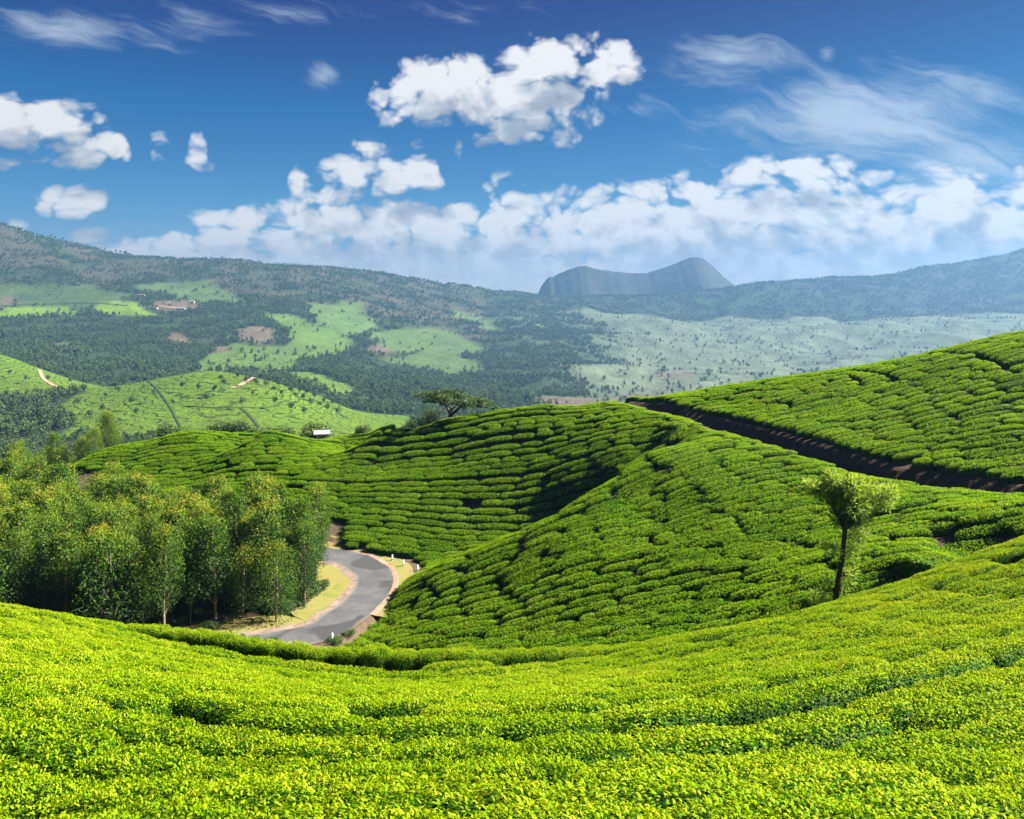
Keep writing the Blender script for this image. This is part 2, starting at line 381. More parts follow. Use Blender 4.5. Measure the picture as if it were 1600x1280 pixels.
# ------------------------------------------------------------------ lie of the far land
FAR = {
 -260: [(130,860),(300,740),(450,700),(600,640),(720,590),(800,560),(900,575),(1100,550),(1400,515),(1650,480),(1900,420),(2200,345),(2800,400),(4000,450)],
 0: [(130,850),(300,725),(450,690),(540,662),(610,628),(690,588),(755,555),(840,572),(1000,560),(1250,528),(1500,499),(1560,482),(1700,474),(1950,425),(2250,362),(2800,420),(4000,470)],
 150: [(130,820),(300,715),(430,688),(500,662),(580,628),(640,612),(720,606),(800,606),(1000,577),(1300,536),(1560,500),(1700,472),(1900,448),(2150,422),(2400,397),(3000,450),(4000,480)],
 330: [(130,800),(300,706),(440,676),(500,650),(570,615),(640,588),(690,581),(770,606),(900,606),(1100,578),(1350,540),(1550,506),(1720,482),(1950,455),(2200,430),(2450,411),(3000,460),(4000,480)],
 500: [(130,780),(300,702),(450,670),(540,650),(620,628),(680,620),(740,634),(900,606),(1150,578),(1400,548),(1700,506),(2000,470),(2250,445),(2550,424),(3200,470),(4200,485)],
 580: [(130,780),(300,710),(480,678),(600,660),(700,652),(800,640),(1000,605),(1250,578),(1500,550),(1800,512),(2100,477),(2400,448),(2620,429),(3200,470),(4200,485)],
 650: [(130,780),(300,720),(500,684),(650,664),(800,644),(1000,614),(1300,582),(1600,552),(2000,506),(2300,476),(2600,452),(2750,441),(3400,480),(4200,488)],
 800: [(130,790),(300,725),(500,694),(800,652),(1100,622),(1500,582),(2000,536),(2400,503),(2800,475),(2950,466),(3500,486),(4400,490)],
 950: [(130,790),(300,735),(600,692),(1000,642),(1300,614),(1700,582),(2200,543),(2700,508),(3000,483),(3200,470),(3800,490),(4600,492)],
 1100: [(130,800),(300,740),(700,690),(1100,642),(1500,608),(2000,576),(2500,542),(2900,512),(3150,485),(3350,464),(3900,490),(4800,492)],
 1200: [(130,800),(300,745),(700,692),(1150,642),(1600,602),(2100,568),(2600,536),(3000,505),(3250,476),(3450,452),(4000,484),(4800,490)],
 1300: [(130,800),(300,750),(700,695),(1200,642),(1700,597),(2200,562),(2700,531),(3050,502),(3300,470),(3550,441),(4100,480),(4800,488)],
 1450: [(130,800),(300,750),(700,695),(1200,642),(1800,584),(2300,550),(2750,522),(3100,496),(3350,462),(3600,426),(4200,470),(4800,485)],
 1600: [(130,800),(300,750),(700,695),(1200,642),(1800,580),(2300,546),(2750,518),(3100,488),(3350,445),(3600,397),(4200,450),(4800,480)],
 1860: [(130,800),(300,750),(700,695),(1200,642),(1800,580),(2300,540),(2750,510),(3100,474),(3350,425),(3600,388),(4200,440),(4800,480)],
}
fp, fv = [], []
for px, prof in FAR.items():
    for Y, py in prof:
        if Y > 1500 and px > 800: Y = 1500 + (Y - 1500) * (1 - .18 * min(1, (px - 800) / 400))
        fp.append((px / 260.0, math.log(Y) * 3.2)); fv.append(py)
    fp.append((px / 260.0, math.log(8000) * 3.2)); fv.append(492)
fartps = TPS(fp, fv, 1.5e-4)
FPX = np.arange(-700, 2301, 5.0); FLY = np.concatenate([np.linspace(math.log(105), math.log(420), 60)[:-1], np.linspace(math.log(420), math.log(800), 190)[:-1], np.linspace(math.log(800), math.log(4000), 330)[:-1], np.linspace(math.log(4000), math.log(4700), 12)])
FPXg, FLYg = np.meshgrid(FPX, FLY)
FPYg = fartps(np.c_[np.clip(FPXg, -420, 2020).ravel() / 260.0, FLYg.ravel() * 3.2]).reshape(FPXg.shape)
FYg = np.exp(FLYg); FXg = (FPXg - 800) / FP * FYg
FZg = (HORZ - FPYg) / FP * FYg
amp = sst(FYg, 300, 1500)
FZg = FZg + amp * (ridged(FXg / 330, FYg / 330, 5) * 17 + fbm(FXg / 90, FYg / 90, 4) * 7 + 26 * (ridged(FXg / 900 + 4, FYg / 900, 4)) * sst(FYg, 1500, 2600) * (1 + .8 * sst(FPXg, 750, 1000) * (1 - sst(FYg, 2900, 3200))) - 8) * (1 - 0.45 * sst(FYg, 2100, 2500) * (FPXg < 700))
FZg = FZg + 42 * (ridged(FXg / 460 + 2, FYg / 460 + 5, 5) - .15) * sst(FPXg, 720, 900) * sst(FYg, 800, 1300) * (1 - sst(FYg, 2350, 2700))
FZg = FZg + 16 * fbm(FXg / 150 + 3, FYg / 500, 4) * sst(FYg, 1900, 2200) * (1 - sst(FPXg, 760, 900))
FZg = FZg + 3.0 * fbm(FXg / 120, FYg / 120, 3) * sst(FYg, 200, 450)
FZg = np.where(((FPXg < -120) | (FPXg > 1720)) & (FZg > 190), 190 + 20 * np.tanh((FZg - 190) / 40), FZg)      # the ridges level off to the sides
_b = sst(FYg, 150, 260)
FZg = np.where(FYg < 260, H(np.clip(FXg, -108, 108), np.minimum(FYg, 150)) * (1 - _b) + FZg * _b - (FYg < 150) * 0.6, FZg)
def farH(px, Y):
    fx = np.clip((np.asarray(px, float) + 700) / 5.0, 0, len(FPX) - 1.001); i = fx.astype(int); u = fx - i
    fy = np.clip(np.interp(np.log(Y), FLY, np.arange(len(FLY))), 0, len(FLY) - 1.001); j = fy.astype(int); v = fy - j
    return (FZg[j, i] * (1 - u) + FZg[j, i + 1] * u) * (1 - v) + (FZg[j + 1, i] * (1 - u) + FZg[j + 1, i + 1] * u) * v
FHY = np.exp(np.linspace(math.log(250), math.log(4000), 3000))
def farcast(px, py, y0=250):
    Y = FHY[FHY > y0]; z = farH(np.full(len(Y), px), Y)
    hit = np.nonzero(z > (HORZ - py) / FP * Y)[0]
    return None if len(hit) == 0 else Y[hit[0]]

# ------------------------------------------------------------------ mesh helpers
def mesh_np(name, V, F, attrs=None, mat=None, smooth=False, fmat=None):
    """V (n,3); F list of int arrays (m,3) or (m,4); attrs {name: (n,) or (n,3)} on points"""
    V = np.asarray(V, np.float32)
    if isinstance(F, np.ndarray): F = [F]
    F = [np.asarray(f, np.int32) for f in F if len(f)]
    me = bpy.data.meshes.new(name)
    me.vertices.add(len(V)); me.vertices.foreach_set('co', V.ravel())
    li = np.concatenate([f.ravel() for f in F]); tot = np.concatenate([np.full(len(f), f.shape[1], np.int32) for f in F])
    me.loops.add(len(li)); me.loops.foreach_set('vertex_index', li)
    me.polygons.add(len(tot)); st = np.concatenate([[0], np.cumsum(tot)[:-1]]).astype(np.int32)
    me.polygons.foreach_set('loop_start', st)
    me.polygons.foreach_set('use_smooth', np.full(len(tot), smooth, bool))
    if fmat is not None: me.polygons.foreach_set('material_index', np.asarray(fmat, np.int32))
    for k, a in (attrs or {}).items():
        a = np.asarray(a, np.float32)
        if a.ndim == 1:
            at = me.attributes.new(k, 'FLOAT', 'POINT'); at.data.foreach_set('value', a)
        else:
            at = me.attributes.new(k, 'FLOAT_COLOR', 'POINT')
            at.data.foreach_set('color', np.c_[a, np.ones(len(a))].astype(np.float32).ravel())
    me.update(calc_edges=True); me.validate()
    for m in (mat if isinstance(mat, (list, tuple)) else [mat]):
        if m is not None: me.materials.append(m)
    return me
def link(name, data, parent=None, loc=None, rot=None, scale=None):
    o = bpy.data.objects.new(name, data); COL.objects.link(o)
    if parent is not None: o.parent = parent
    if loc is not None: o.location = loc
    if rot is not None: o.rotation_euler = rot
    if scale is not None: o.scale = scale
    return o
def tag(o, label=None, cat=None, group=None, kind=None):
    for k, v in (('label', label), ('category', cat), ('group', group), ('kind', kind)):
        if v: o[k] = v
    return o
def join(parts):
    """parts: list of (V, [F...], {attr})"""
    Vs, F3, F4, A, n = [], [], [], {}, 0
    keys = set(k for p in parts for k in p[2])
    for V, F, at in parts:
        V = np.asarray(V, float); Vs.append(V)
        for f in (F if isinstance(F, list) else [F]):
            if len(f): (F3 if f.shape[1] == 3 else F4).append(np.asarray(f) + n)
        for k in keys:
            A.setdefault(k, []).append(np.broadcast_to(np.asarray(at.get(k, 0.0), float), (len(V),)))
        n += len(V)
    F = ([np.vstack(F3)] if F3 else []) + ([np.vstack(F4)] if F4 else [])
    return np.vstack(Vs), F, {k: np.concatenate(v) for k, v in A.items()}
def grid_faces(r, c, wrap=False):
    i = np.arange(r - 1)[:, None]; j = np.arange(c if wrap else c - 1)[None, :]
    a = i * c + j; b = i * c + (j + 1) % c
    return np.stack([a, b, b + c, a + c], -1).reshape(-1, 4)
def tube(path, rad, sides=7):
    path = np.asarray(path, float); n = len(path); rad = np.broadcast_to(np.asarray(rad, float), (n,))
    tan = np.gradient(path, axis=0); tan /= np.linalg.norm(tan, axis=1)[:, None] + 1e-9
    ref = np.where(np.abs(tan[:, 2:3]) > 0.9, np.array([[1.0, 0, 0]]), np.array([[0, 0, 1.0]]))
    u = np.cross(tan, ref); u /= np.linalg.norm(u, axis=1)[:, None]; v = np.cross(tan, u)
    a = np.linspace(0, 2 * np.pi, sides, endpoint=False)
    V = path[:, None, :] + rad[:, None, None] * (np.cos(a)[None, :, None] * u[:, None, :] + np.sin(a)[None, :, None] * v[:, None, :])
    return V.reshape(-1, 3), grid_faces(n, sides, True)
def rand_unit(n):
    v = rng.normal(size=(n, 3)); return v / np.linalg.norm(v, axis=1)[:, None]
def leaves(C, D, Nn, L, W, seg=1, droop=0.25):
    """leaf blades at C pointing along D with face normal near Nn. seg 1: folded diamond, seg 2: six-point bent blade"""
    n = len(C); L = np.broadcast_to(L, (n,))[:, None]; W = np.broadcast_to(W, (n,))[:, None]
    D = D / (np.linalg.norm(D, axis=1)[:, None] + 1e-9)
    S = np.cross(D, Nn); S /= np.linalg.norm(S, axis=1)[:, None] + 1e-9
    U = np.cross(S, D)
    if seg == 1:
        m = C + D * L * 0.45 + U * L * 0.06
        V = np.stack([C, m + S * W * .5, C + D * L - U * L * droop * .3, m - S * W * .5], 1).reshape(-1, 3)
        b = np.arange(n)[:, None] * 4
        return V, np.vstack([b + [[0, 1, 2]], b + [[0, 2, 3]]]), 4
    m1 = C + D * L * .33 + U * L * .07; m2 = C + D * L * .70 + U * L * .02
    V = np.stack([C, m1 + S * W * .46 + U * W * .12, m1 - S * W * .46 + U * W * .12, m2 + S * W * .36 + U * W * .06, m2 - S * W * .36 + U * W * .06, C + D * L - U * L * droop], 1).reshape(-1, 3)
    b = np.arange(n)[:, None] * 6
    return V, np.vstack([b + [[0, 1, 2]], b + [[1, 3, 4]], b + [[1, 4, 2]], b + [[3, 5, 4]]]), 6
def sample_surface(V, F, n):
    F = np.vstack([np.c_[F[:, 0], F[:, 1], F[:, 2]], np.c_[F[:, 0], F[:, 2], F[:, 3]]]) if F.shape[1] == 4 else F
    a, b, c = V[F[:, 0]], V[F[:, 1]], V[F[:, 2]]
    nn = np.cross(b - a, c - a); ar = np.linalg.norm(nn, axis=1); nn = nn / (ar[:, None] + 1e-12)
    k = rng.choice(len(F), n, p=ar / ar.sum())
    r1, r2 = np.sqrt(rng.random(n))[:, None], rng.random(n)[:, None]
    return a[k] * (1 - r1) + b[k] * r1 * (1 - r2) + c[k] * r1 * r2, nn[k]

# ------------------------------------------------------------------ materials
def new_mat(name):
    m = bpy.data.materials.new(name); m.use_nodes = True; m.node_tree.nodes.clear()
    return m, NT(m.node_tree)
def finish(N, col, rough=0.8, spec=0.3, normal=None, transl=0.0, tcol=None):
    out = N.new('ShaderNodeOutputMaterial'); p = N.new('ShaderNodeBsdfPrincipled')
    N.put(p.inputs['Base Color'], col); N.put(p.inputs['Roughness'], rough); p.inputs['Specular IOR Level'].default_value = spec
    if normal is not None: N.l.new(normal, p.inputs['Normal'])
    sh = p.outputs[0]
    if transl > 0:
        tr = N.new('ShaderNodeBsdfTranslucent'); N.put(tr.inputs['Color'], tcol if tcol is not None else col)
        mx = N.new('ShaderNodeMixShader'); mx.inputs[0].default_value = transl
        N.l.new(p.outputs[0], mx.inputs[1]); N.l.new(tr.outputs[0], mx.inputs[2]); sh = mx.outputs[0]
    N.l.new(sh, out.inputs['Surface'])
def bump(N, h, strength, dist):
    b = N.new('ShaderNodeBump'); b.inputs['Strength'].default_value = strength; b.inputs['Distance'].default_value = dist
    N.l.new(h, b.inputs['Height']); return b.outputs[0]
def geo_pos(N): return N.new('ShaderNodeNewGeometry').outputs['Position']
def attr(N, name, out='Fac'):
    a = N.new('ShaderNodeAttribute'); a.attribute_name = name; return a.outputs[out]
def leaf_mat(name, stops, transl=0.3, rough=0.45, spec=0.35, var=0.25, patch=0.0, pscale=0.05, tgain=1.25):
    m, N = new_mat(name)
    f = attr(N, 'tint')
    oi = N.new('ShaderNodeObjectInfo')
    f = N.math('ADD', f, N.math('MULTIPLY_ADD', oi.outputs['Random'], var, -var / 2))
    if patch:
        f = N.math('ADD', f, N.math('MULTIPLY_ADD', N.noise(geo_pos(N), pscale, 3, .55), patch * 2, -patch))
    col = N.ramp(f, stops)
    tc = N.mix(1.0, col, (tgain * 1.1, tgain, tgain * 0.5), 'MULTIPLY')
    finish(N, col, rough, spec, transl=transl, tcol=tc)
    return m

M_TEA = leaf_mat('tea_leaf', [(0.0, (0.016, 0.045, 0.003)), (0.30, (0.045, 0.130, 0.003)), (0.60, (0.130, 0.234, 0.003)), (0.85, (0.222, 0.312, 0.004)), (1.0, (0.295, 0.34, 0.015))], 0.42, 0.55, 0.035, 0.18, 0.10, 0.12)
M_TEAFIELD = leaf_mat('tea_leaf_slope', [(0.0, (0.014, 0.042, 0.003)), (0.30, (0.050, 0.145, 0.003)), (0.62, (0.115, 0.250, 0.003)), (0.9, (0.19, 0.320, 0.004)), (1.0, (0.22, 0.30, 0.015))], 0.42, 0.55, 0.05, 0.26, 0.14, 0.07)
M_EUC = leaf_mat('eucalyptus_leaf', [(0.0, (0.014, 0.036, 0.006)), (0.35, (0.026, 0.072, 0.005)), (0.62, (0.068, 0.138, 0.006)), (0.86, (0.18, 0.225, 0.009)), (1.0, (0.25, 0.20, 0.018))], 0.38, 0.55, 0.2, 0.26)
M_OAK = leaf_mat('silver_oak_leaf', [(0.0, (0.04, 0.10, 0.018)), (0.5, (0.13, 0.23, 0.03)), (1.0, (0.25, 0.34, 0.07))], 0.5, 0.5, 0.3, 0.1)
M_UMB = leaf_mat('umbrella_leaf', [(0.0, (0.014, 0.034, 0.008)), (0.5, (0.030, 0.066, 0.011)), (1.0, (0.062, 0.10, 0.018))], 0.2, 0.5, 0.3, 0.1)
M_SHRUB = leaf_mat('shrub_leaf', [(0.0, (0.016, 0.04, 0.010)), (0.5, (0.045, 0.085, 0.018)), (1.0, (0.11, 0.15, 0.03))], 0.28, 0.5, 0.3, 0.4)
M_FAR = leaf_mat('far_tree_leaf', [(0.0, (0.022, 0.042, 0.012)), (0.5, (0.042, 0.074, 0.020)), (1.0, (0.075, 0.115, 0.03))], 0.2, 0.7, 0.15, 0.6)

def bark_mat(name, a, b, sc=9):
    m, N = new_mat(name); p = geo_pos(N)
    st = N.vm('MULTIPLY', p, (1, 1, 0.25))
    n = N.noise(st, sc, 5, .6)
    finish(N, N.mix(N.sstep(n, .3, .7), a, b), 0.85, 0.2, bump(N, n, 0.6, 0.03))
    return m
M_BARK = bark_mat('pale_bark', (0.085, 0.06, 0.042), (0.22, 0.165, 0.12))
M_BARKD = bark_mat('dark_bark', (0.022, 0.016, 0.012), (0.065, 0.048, 0.034))
M_TWIG = bark_mat('tea_twig', (0.02, 0.024, 0.008), (0.05, 0.05, 0.02), 14)

def soil_mat():
    m, N = new_mat('soil'); p = geo_pos(N)
    c = attr(N, 'cover', 'Color')
    n = N.noise(p, 1.7, 7, .62); n2 = N.noise(p, 9, 4, .6)
    k = N.math('MULTIPLY_ADD', n, 1.3, 0.32)
    k = N.math('MULTIPLY', k, N.math('MULTIPLY_ADD', n2, 0.7, 0.65))
    col = N.vm('SCALE', c, scale=k)
    finish(N, col, 0.95, 0.1, bump(N, N.math('ADD', n, N.math('MULTIPLY', n2, .4)), 0.9, 0.15))
    return m
M_SOIL = soil_mat()
def far_mat():
    m, N = new_mat('far_land'); p = geo_pos(N)
    c = attr(N, 'cover', 'Color'); tea = attr(N, 'tea')
    n = N.noise(p, 0.02, 6, .6); n2 = N.noise(p, 0.11, 5, .65); n3 = N.noise(p, 0.45, 3, .6)
    k = N.math('MULTIPLY', N.math('MULTIPLY_ADD', n, 0.9, 0.55), N.math('MULTIPLY_ADD', n2, 0.7, 0.65))
    k = N.math('MULTIPLY', k, N.math('MULTIPLY_ADD', n3, 0.5, 0.75))
    # plucking lanes between the rows of the far tea, following the contours
    sp = N.new('ShaderNodeSeparateXYZ'); N.l.new(p, sp.inputs[0])
    zc = N.math('MULTIPLY_ADD', sp.outputs[2], 0.62, N.math('MULTIPLY', N.noise(p, 0.03, 3, .5), 5.0))
    ln = N.math('ABSOLUTE', N.math('SUBTRACT', N.math('FRACT', zc), 0.5))
    lane = N.math('MULTIPLY', N.sstep(ln, 0.16, 0.02), N.math('MULTIPLY', tea, 0.55))
    k = N.math('MULTIPLY', k, N.math('SUBTRACT', 1.0, lane))
    col = N.vm('SCALE', c, scale=k)
    h = N.math('SUBTRACT', N.math('MULTIPLY_ADD', n2, 3.0, n3), N.math('MULTIPLY', lane, 0.8))
    finish(N, col, 0.95, 0.1, bump(N, h, 0.8, 1.6))
    return m
M_FARLAND = far_mat()
def rock_mat():
    m, N = new_mat('far_rock'); p = geo_pos(N)
    n = N.noise(p, 0.012, 7, .65); g = N.noise(p, 0.004, 4, .6)
    col = N.mix(N.sstep(g, .4, .6), (0.016, 0.022, 0.012), (0.026, 0.028, 0.020))
    col = N.vm('SCALE', col, scale=N.math('MULTIPLY_ADD', n, 1.4, 0.3))
    finish(N, col, 0.95, 0.1, bump(N, n, 0.9, 12))
    return m
M_ROCK = rock_mat()
def asphalt_mat():
    m, N = new_mat('asphalt'); p = geo_pos(N)
    n = N.noise(p, 0.55, 6, .65); f = N.noise(p, 60, 3, .6); pt = N.noise(p, 0.22, 2, .4)
    uvx = attr(N, 'across')
    col = N.ramp(n, [(0.25, (0.034, 0.034, 0.037)), (0.5, (0.056, 0.056, 0.060)), (0.75, (0.085, 0.082, 0.08))])
    col = N.mix(N.sstep(pt, .56, .60), col, (0.032, 0.032, 0.034))          # darker repair patches
    dust = N.math('MULTIPLY', N.sstep(N.math('ADD', N.math('ABSOLUTE', uvx), N.math('MULTIPLY', n, .35)), 0.95, 1.25), 0.8)
    col = N.mix(dust, col, (0.15, 0.12, 0.095))
    col = N.vm('SCALE', col, scale=N.math('MULTIPLY_ADD', f, 0.8, 0.6))
    cr = N.new('ShaderNodeTexVoronoi', feature='DISTANCE_TO_EDGE'); cr.inputs['Scale'].default_value = 0.5
    N.l.new(N.vm('ADD', p, N.vm('SCALE', N.noise(p, 2, 3, .6, col=True), scale=0.5)), cr.inputs['Vector'])
    col = N.mix(N.sstep(cr.outputs['Distance'], 0.010, 0.003, 0, .35), col, (0.03, 0.03, 0.03))
    finish(N, col, 0.85, 0.3, bump(N, N.math('ADD', f, n), 0.4, 0.02))
    return m
M_ROAD = asphalt_mat()
def ground_mat(name, cols, sc, fine):
    m, N = new_mat(name); p = geo_pos(N)
    n = N.noise(p, sc, 6, .65); f = N.noise(p, fine, 3, .6)
    col = N.ramp(n, cols); col = N.vm('SCALE', col, scale=N.math('MULTIPLY_ADD', f, 1.0, 0.5))
    finish(N, col, 0.95, 0.1, bump(N, N.math('ADD', n, N.math('MULTIPLY', f, .7)), 0.8, 0.08))
    return m
M_VERGE = ground_mat('dry_grass_verge', [(0.3, (0.075, 0.11, 0.02)), (0.5, (0.155, 0.14, 0.04)), (0.7, (0.17, 0.125, 0.06))], 0.5, 11)
M_GRAVEL = ground_mat('gravel_edge', [(0.3, (0.10, 0.07, 0.055)), (0.55, (0.17, 0.125, 0.10)), (0.75, (0.25, 0.195, 0.16))], 1.4, 7)
M_PATH = ground_mat('bare_earth_path', [(0.3, (0.15, 0.10, 0.07)), (0.7, (0.27, 0.19, 0.14))], 0.25, 2)
M_LANE = ground_mat('dark_lane', [(0.3, (0.02, 0.03, 0.012)), (0.7, (0.04, 0.05, 0.02))], 0.25, 2)  # dark greenish ground colour for the narrow far lanes
def plain_mat(name, col, rough=0.7, spec=0.3, sc=6, v=0.3):
    m, N = new_mat(name); p = geo_pos(N)
    n = N.noise(p, sc, 5, .6)
    finish(N, N.vm('SCALE', (*col,), scale=N.math('MULTIPLY_ADD', n, v * 2, 1 - v)), rough, spec)
    return m
M_WHITE = plain_mat('weathered_white_paint', (0.78, 0.77, 0.74), 0.7, 0.3, 12, 0.18)
M_BLACK = plain_mat('black_paint', (0.03, 0.03, 0.03))
M_CREAM = plain_mat('limewashed_wall', (0.42, 0.39, 0.35), 0.9, 0.2, 0.7, 0.15)
M_SHEET = plain_mat('sheet_metal_roof', (0.20, 0.205, 0.21), 0.6, 0.2, 2, 0.12)
M_TILE = plain_mat('brown_tile_roof', (0.26, 0.13, 0.09), 0.85, 0.2, 2, 0.25)
M_GLASS = plain_mat('dark_window_glass', (0.03, 0.035, 0.04), 0.15, 0.5)

# ------------------------------------------------------------------ the near ground
def cover_near():
    c = np.empty((NY, NX, 3)); c[:] = (0.055, 0.036, 0.024)
    fl = sst(-XX, 14, 20) * sst(YY, 42, 50) * (1 - sst(YY, 95, 101))                    # litter under the plantation
    c = c * (1 - fl[..., None]) + np.array((0.05, 0.045, 0.02)) * fl[..., None]
    bk = sst(rd, 7.0, 3.5)[..., None]
    c = c * (1 - bk) + np.array((0.075, 0.052, 0.035)) * bk
    behind = sst(YY, 100, 112)[..., None] * np.ones_like(c)
    c = c * (1 - behind) + np.array((0.06, 0.075, 0.025)) * behind
    return c
V = np.c_[XX.ravel(), YY.ravel(), ZZ.ravel()]
o = link('ground', mesh_np('ground', V, grid_faces(NY, NX), {'cover': cover_near().reshape(-1, 3)}, M_SOIL, True)); tag(o, kind='structure')

def ribbon(line, offs, zfun, name, mat, attrs_across=None, seg=None):
    line = np.asarray(line)[:, :2]; tan = np.gradient(line, axis=0); tan /= np.linalg.norm(tan, axis=1)[:, None]
    nr = np.c_[-tan[:, 1], tan[:, 0]]; offs = np.asarray(offs, float)
    if offs.ndim == 1: offs = np.broadcast_to(offs, (len(line), len(offs)))
    P = line[:, None, :] + nr[:, None, :] * offs[:, :, None]
    Z = zfun(P[..., 0], P[..., 1])
    V = np.dstack([P, Z]).reshape(-1, 3); k = offs.shape[1]
    ac = np.broadcast_to(np.linspace(-1, 1, k)[None], offs.shape).ravel()
    o = link(name, mesh_np(name, V, grid_faces(len(line), k)[:, ::-1], {'across': ac}, mat, True))
    return tag(o, kind='structure')
def wob(n, a, f, s): return a * fbm(np.arange(n) * f + s, np.full(n, s * 1.7), 3)
nl = len(road_c)
rz_line = lambda x, y: ROADZ - 0.9 * sst(x, -56, -66) * 3.6
e1 = 1.7 + wob(nl, .35, .35, 3.0); e2 = -1.65 - wob(nl, .35, .35, 8.0)
ribbon(road_c, np.stack([e2, e2 * .6, e2 * .2, e1 * .2, e1 * .6, e1], 1), lambda x, y: rz_line(x, y) + 0.012, 'road', M_ROAD)
g1 = e1 + 0.9 + wob(nl, .5, .3, 5.0)
ribbon(road_c, np.stack([e1 - 0.25, e1 + 0.2, g1], 1), lambda x, y: rz_line(x, y) + 0.006, 'gravel_shoulder', M_GRAVEL)
ribbon(road_c, np.stack([g1 - 0.3, g1 + 0.8, g1 + 2.3 + wob(nl, .9, .3, 9.0)], 1), lambda x, y: np.maximum(H(x, y), rz_line(x, y) - .01) + 0.02, 'grass_verge', M_VERGE)
sel = (road_c[:, 0] > -20) & (road_c[:, 1] > 59) & (road_c[:, 1] < 75)
rc = road_c[sel]; ee = e2[sel]
ribbon(rc, np.stack([ee - 1.7 - wob(len(rc), .5, .4, 2.), ee - .7, ee + .1], 1), lambda x, y: np.maximum(H(x, y), ROADZ - .02) + 0.02, 'grass_verge', M_VERGE)
ribbon(rc, np.stack([ee - .32, ee - .06, ee + .18], 1), lambda x, y: ROADZ + 0.028 + 0 * x, 'earth_shoulder', M_PATH)

# ------------------------------------------------------------------ tea rows
SEG = [  # lines of the rows as they run across each slope
 (0,985,180,1030),(250,1075,480,1108),(520,1112,760,1108),(800,1105,1000,1085),(1040,1050,1180,1018),(1250,1010,1590,905),(920,1192,1150,1180),(1250,1150,1590,1040),
 (20,1130,250,1195),(300,1225,760,1250),(1100,1270,1590,1190),(900,1060,1060,1032),(350,1040,560,1066),
 (640,930,990,733),(712,937,937,858),(937,858,1190,766),(825,956,1050,896),(1160,854,1297,821),(1297,821,1435,765),(1160,892,1284,864),(1284,864,1531,806),(1330,926,1570,850),(900,985,1150,935),(620,985,760,955),
 (1100,730,1190,705),(1300,760,1390,753),(1480,790,1590,782),(1050,700,1130,672),
 (200,700,480,690),(150,716,300,706),(420,692,600,697),(250,730,420,737),(300,684,420,680),(480,680,600,680),(540,760,780,770),(550,815,700,840),(600,757,750,752),(750,752,900,738),(900,735,985,700),(640,678,780,645),(800,660,930,638),(450,720,600,722),(960,650,1040,650),
 (1355,690,1590,628),(1215,655,1420,580),(1300,640,1500,575),(1495,705,1590,692),(1100,630,1250,598),(1450,620,1590,570),(1000,626,1080,624),
]
dp, dv = [], []
for x0, y0, x1, y1 in SEG:
    a, b = cast(x0, y0), cast(x1, y1)
    if a is None or b is None or np.linalg.norm(b - a) < .5: continue
    for t in (0.1, 0.5, 0.9):
        q = cast(x0 + (x1 - x0) * t, y0 + (y1 - y0) * t)
        if q is None: continue
        q0 = cast(x0 + (x1 - x0) * (t - .06), y0 + (y1 - y0) * (t - .06)); q1 = cast(x0 + (x1 - x0) * (t + .06), y0 + (y1 - y0) * (t + .06))
        d = (q1 - q0) if q0 is not None and q1 is not None and 0.2 < np.linalg.norm(q1 - q0) < np.linalg.norm(b - a) else b - a
        th = math.atan2(d[1], d[0]); dp.append(q); dv.append((math.cos(2 * th), math.sin(2 * th)))
dp = np.array(dp); dv = np.array(dv)
DG = 1.0
dgx = np.arange(-75, 76, DG); dgy = np.arange(2, 116, DG); DX, DY = np.meshgrid(dgx, dgy)
d2 = (DX[..., None] - dp[:, 0])**2 + (DY[..., None] - dp[:, 1])**2
sc2 = (1.2 + 0.055 * DY)[..., None]**2
wgt = 1 / (d2 + sc2)**1.6
DV = (wgt[..., None] * dv).sum(2)
jit = 0.22 * fbm(DX / 9, DY / 9, 2)
ANG = 0.5 * np.arctan2(DV[..., 1], DV[..., 0]); ANG2 = np.stack([np.cos(2 * (ANG + jit * .5)), np.sin(2 * (ANG + jit * .5))], -1)
def direc(x, y):
    i = min(max((x + 75) / DG, 0), len(dgx) - 1.001); j = min(max((y - 2) / DG, 0), len(dgy) - 1.001)
    a, b = int(i), int(j); u, v = i - a, j - b
    q = (ANG2[b, a] * (1 - u) + ANG2[b, a + 1] * u) * (1 - v) + (ANG2[b + 1, a] * (1 - u) + ANG2[b + 1, a + 1] * u) * v
    t = 0.5 * math.atan2(q[1], q[0]); return math.cos(t), math.sin(t)

# where tea is planted
hedge = polyline([pix(*p)[:2] for p in [(190,972,28.8),(280,982,28),(380,994,27.3),(517,1011,26.4),(600,1014,26.2),(737,1016,26.2),(892,1010,26.8),(960,1003,27.6)]], 8)
MASK = np.ones((NY, NX), bool)
MASK &= ~((rd < vw + 0.2) & ~left) & ~((rd < 9) & left)
forest = (XX < -17 - 0.16 * np.maximum(0, 60 - YY)) & (YY > 37.5) & (YY < 78 + 0.62 * np.maximum(-24 - XX, 0))
forest |= (XX < -58) & (YY > 32)
MASK &= ~forest
inbend = (rd > 9) & left & (YY > 40) & (YY < 80) & (XX < -12)
MASK &= ~inbend
MASK &= ~(td < 1.35) & ~((td < 2.0) & (ts > 0))
MASK &= (YY > 3.0) & (YY < 106) & (XX > -70) & (XX < 62) & (np.abs(XX) < YY * 0.82 + 6)
hd = np.full(XX.shape, 99.0); hs_ = np.zeros(XX.shape); hm = (np.abs(XX) < 22) & (YY > 18) & (YY < 36); hd[hm], hs_[hm], _ = dist_to(hedge, XX[hm], YY[hm], True)
MASK &= ~(hd < 0.95)
lane = (hd < 2.25) & (hs_ < 0) & (XX > -14.5) & (XX < 2.6)
MASK &= ~lane
def planted(x, y):
    i, j = int((x - GX0) / GS), int((y - GY0) / GS)
    return 0 <= i < NX and 0 <= j < NY and MASK[j, i]

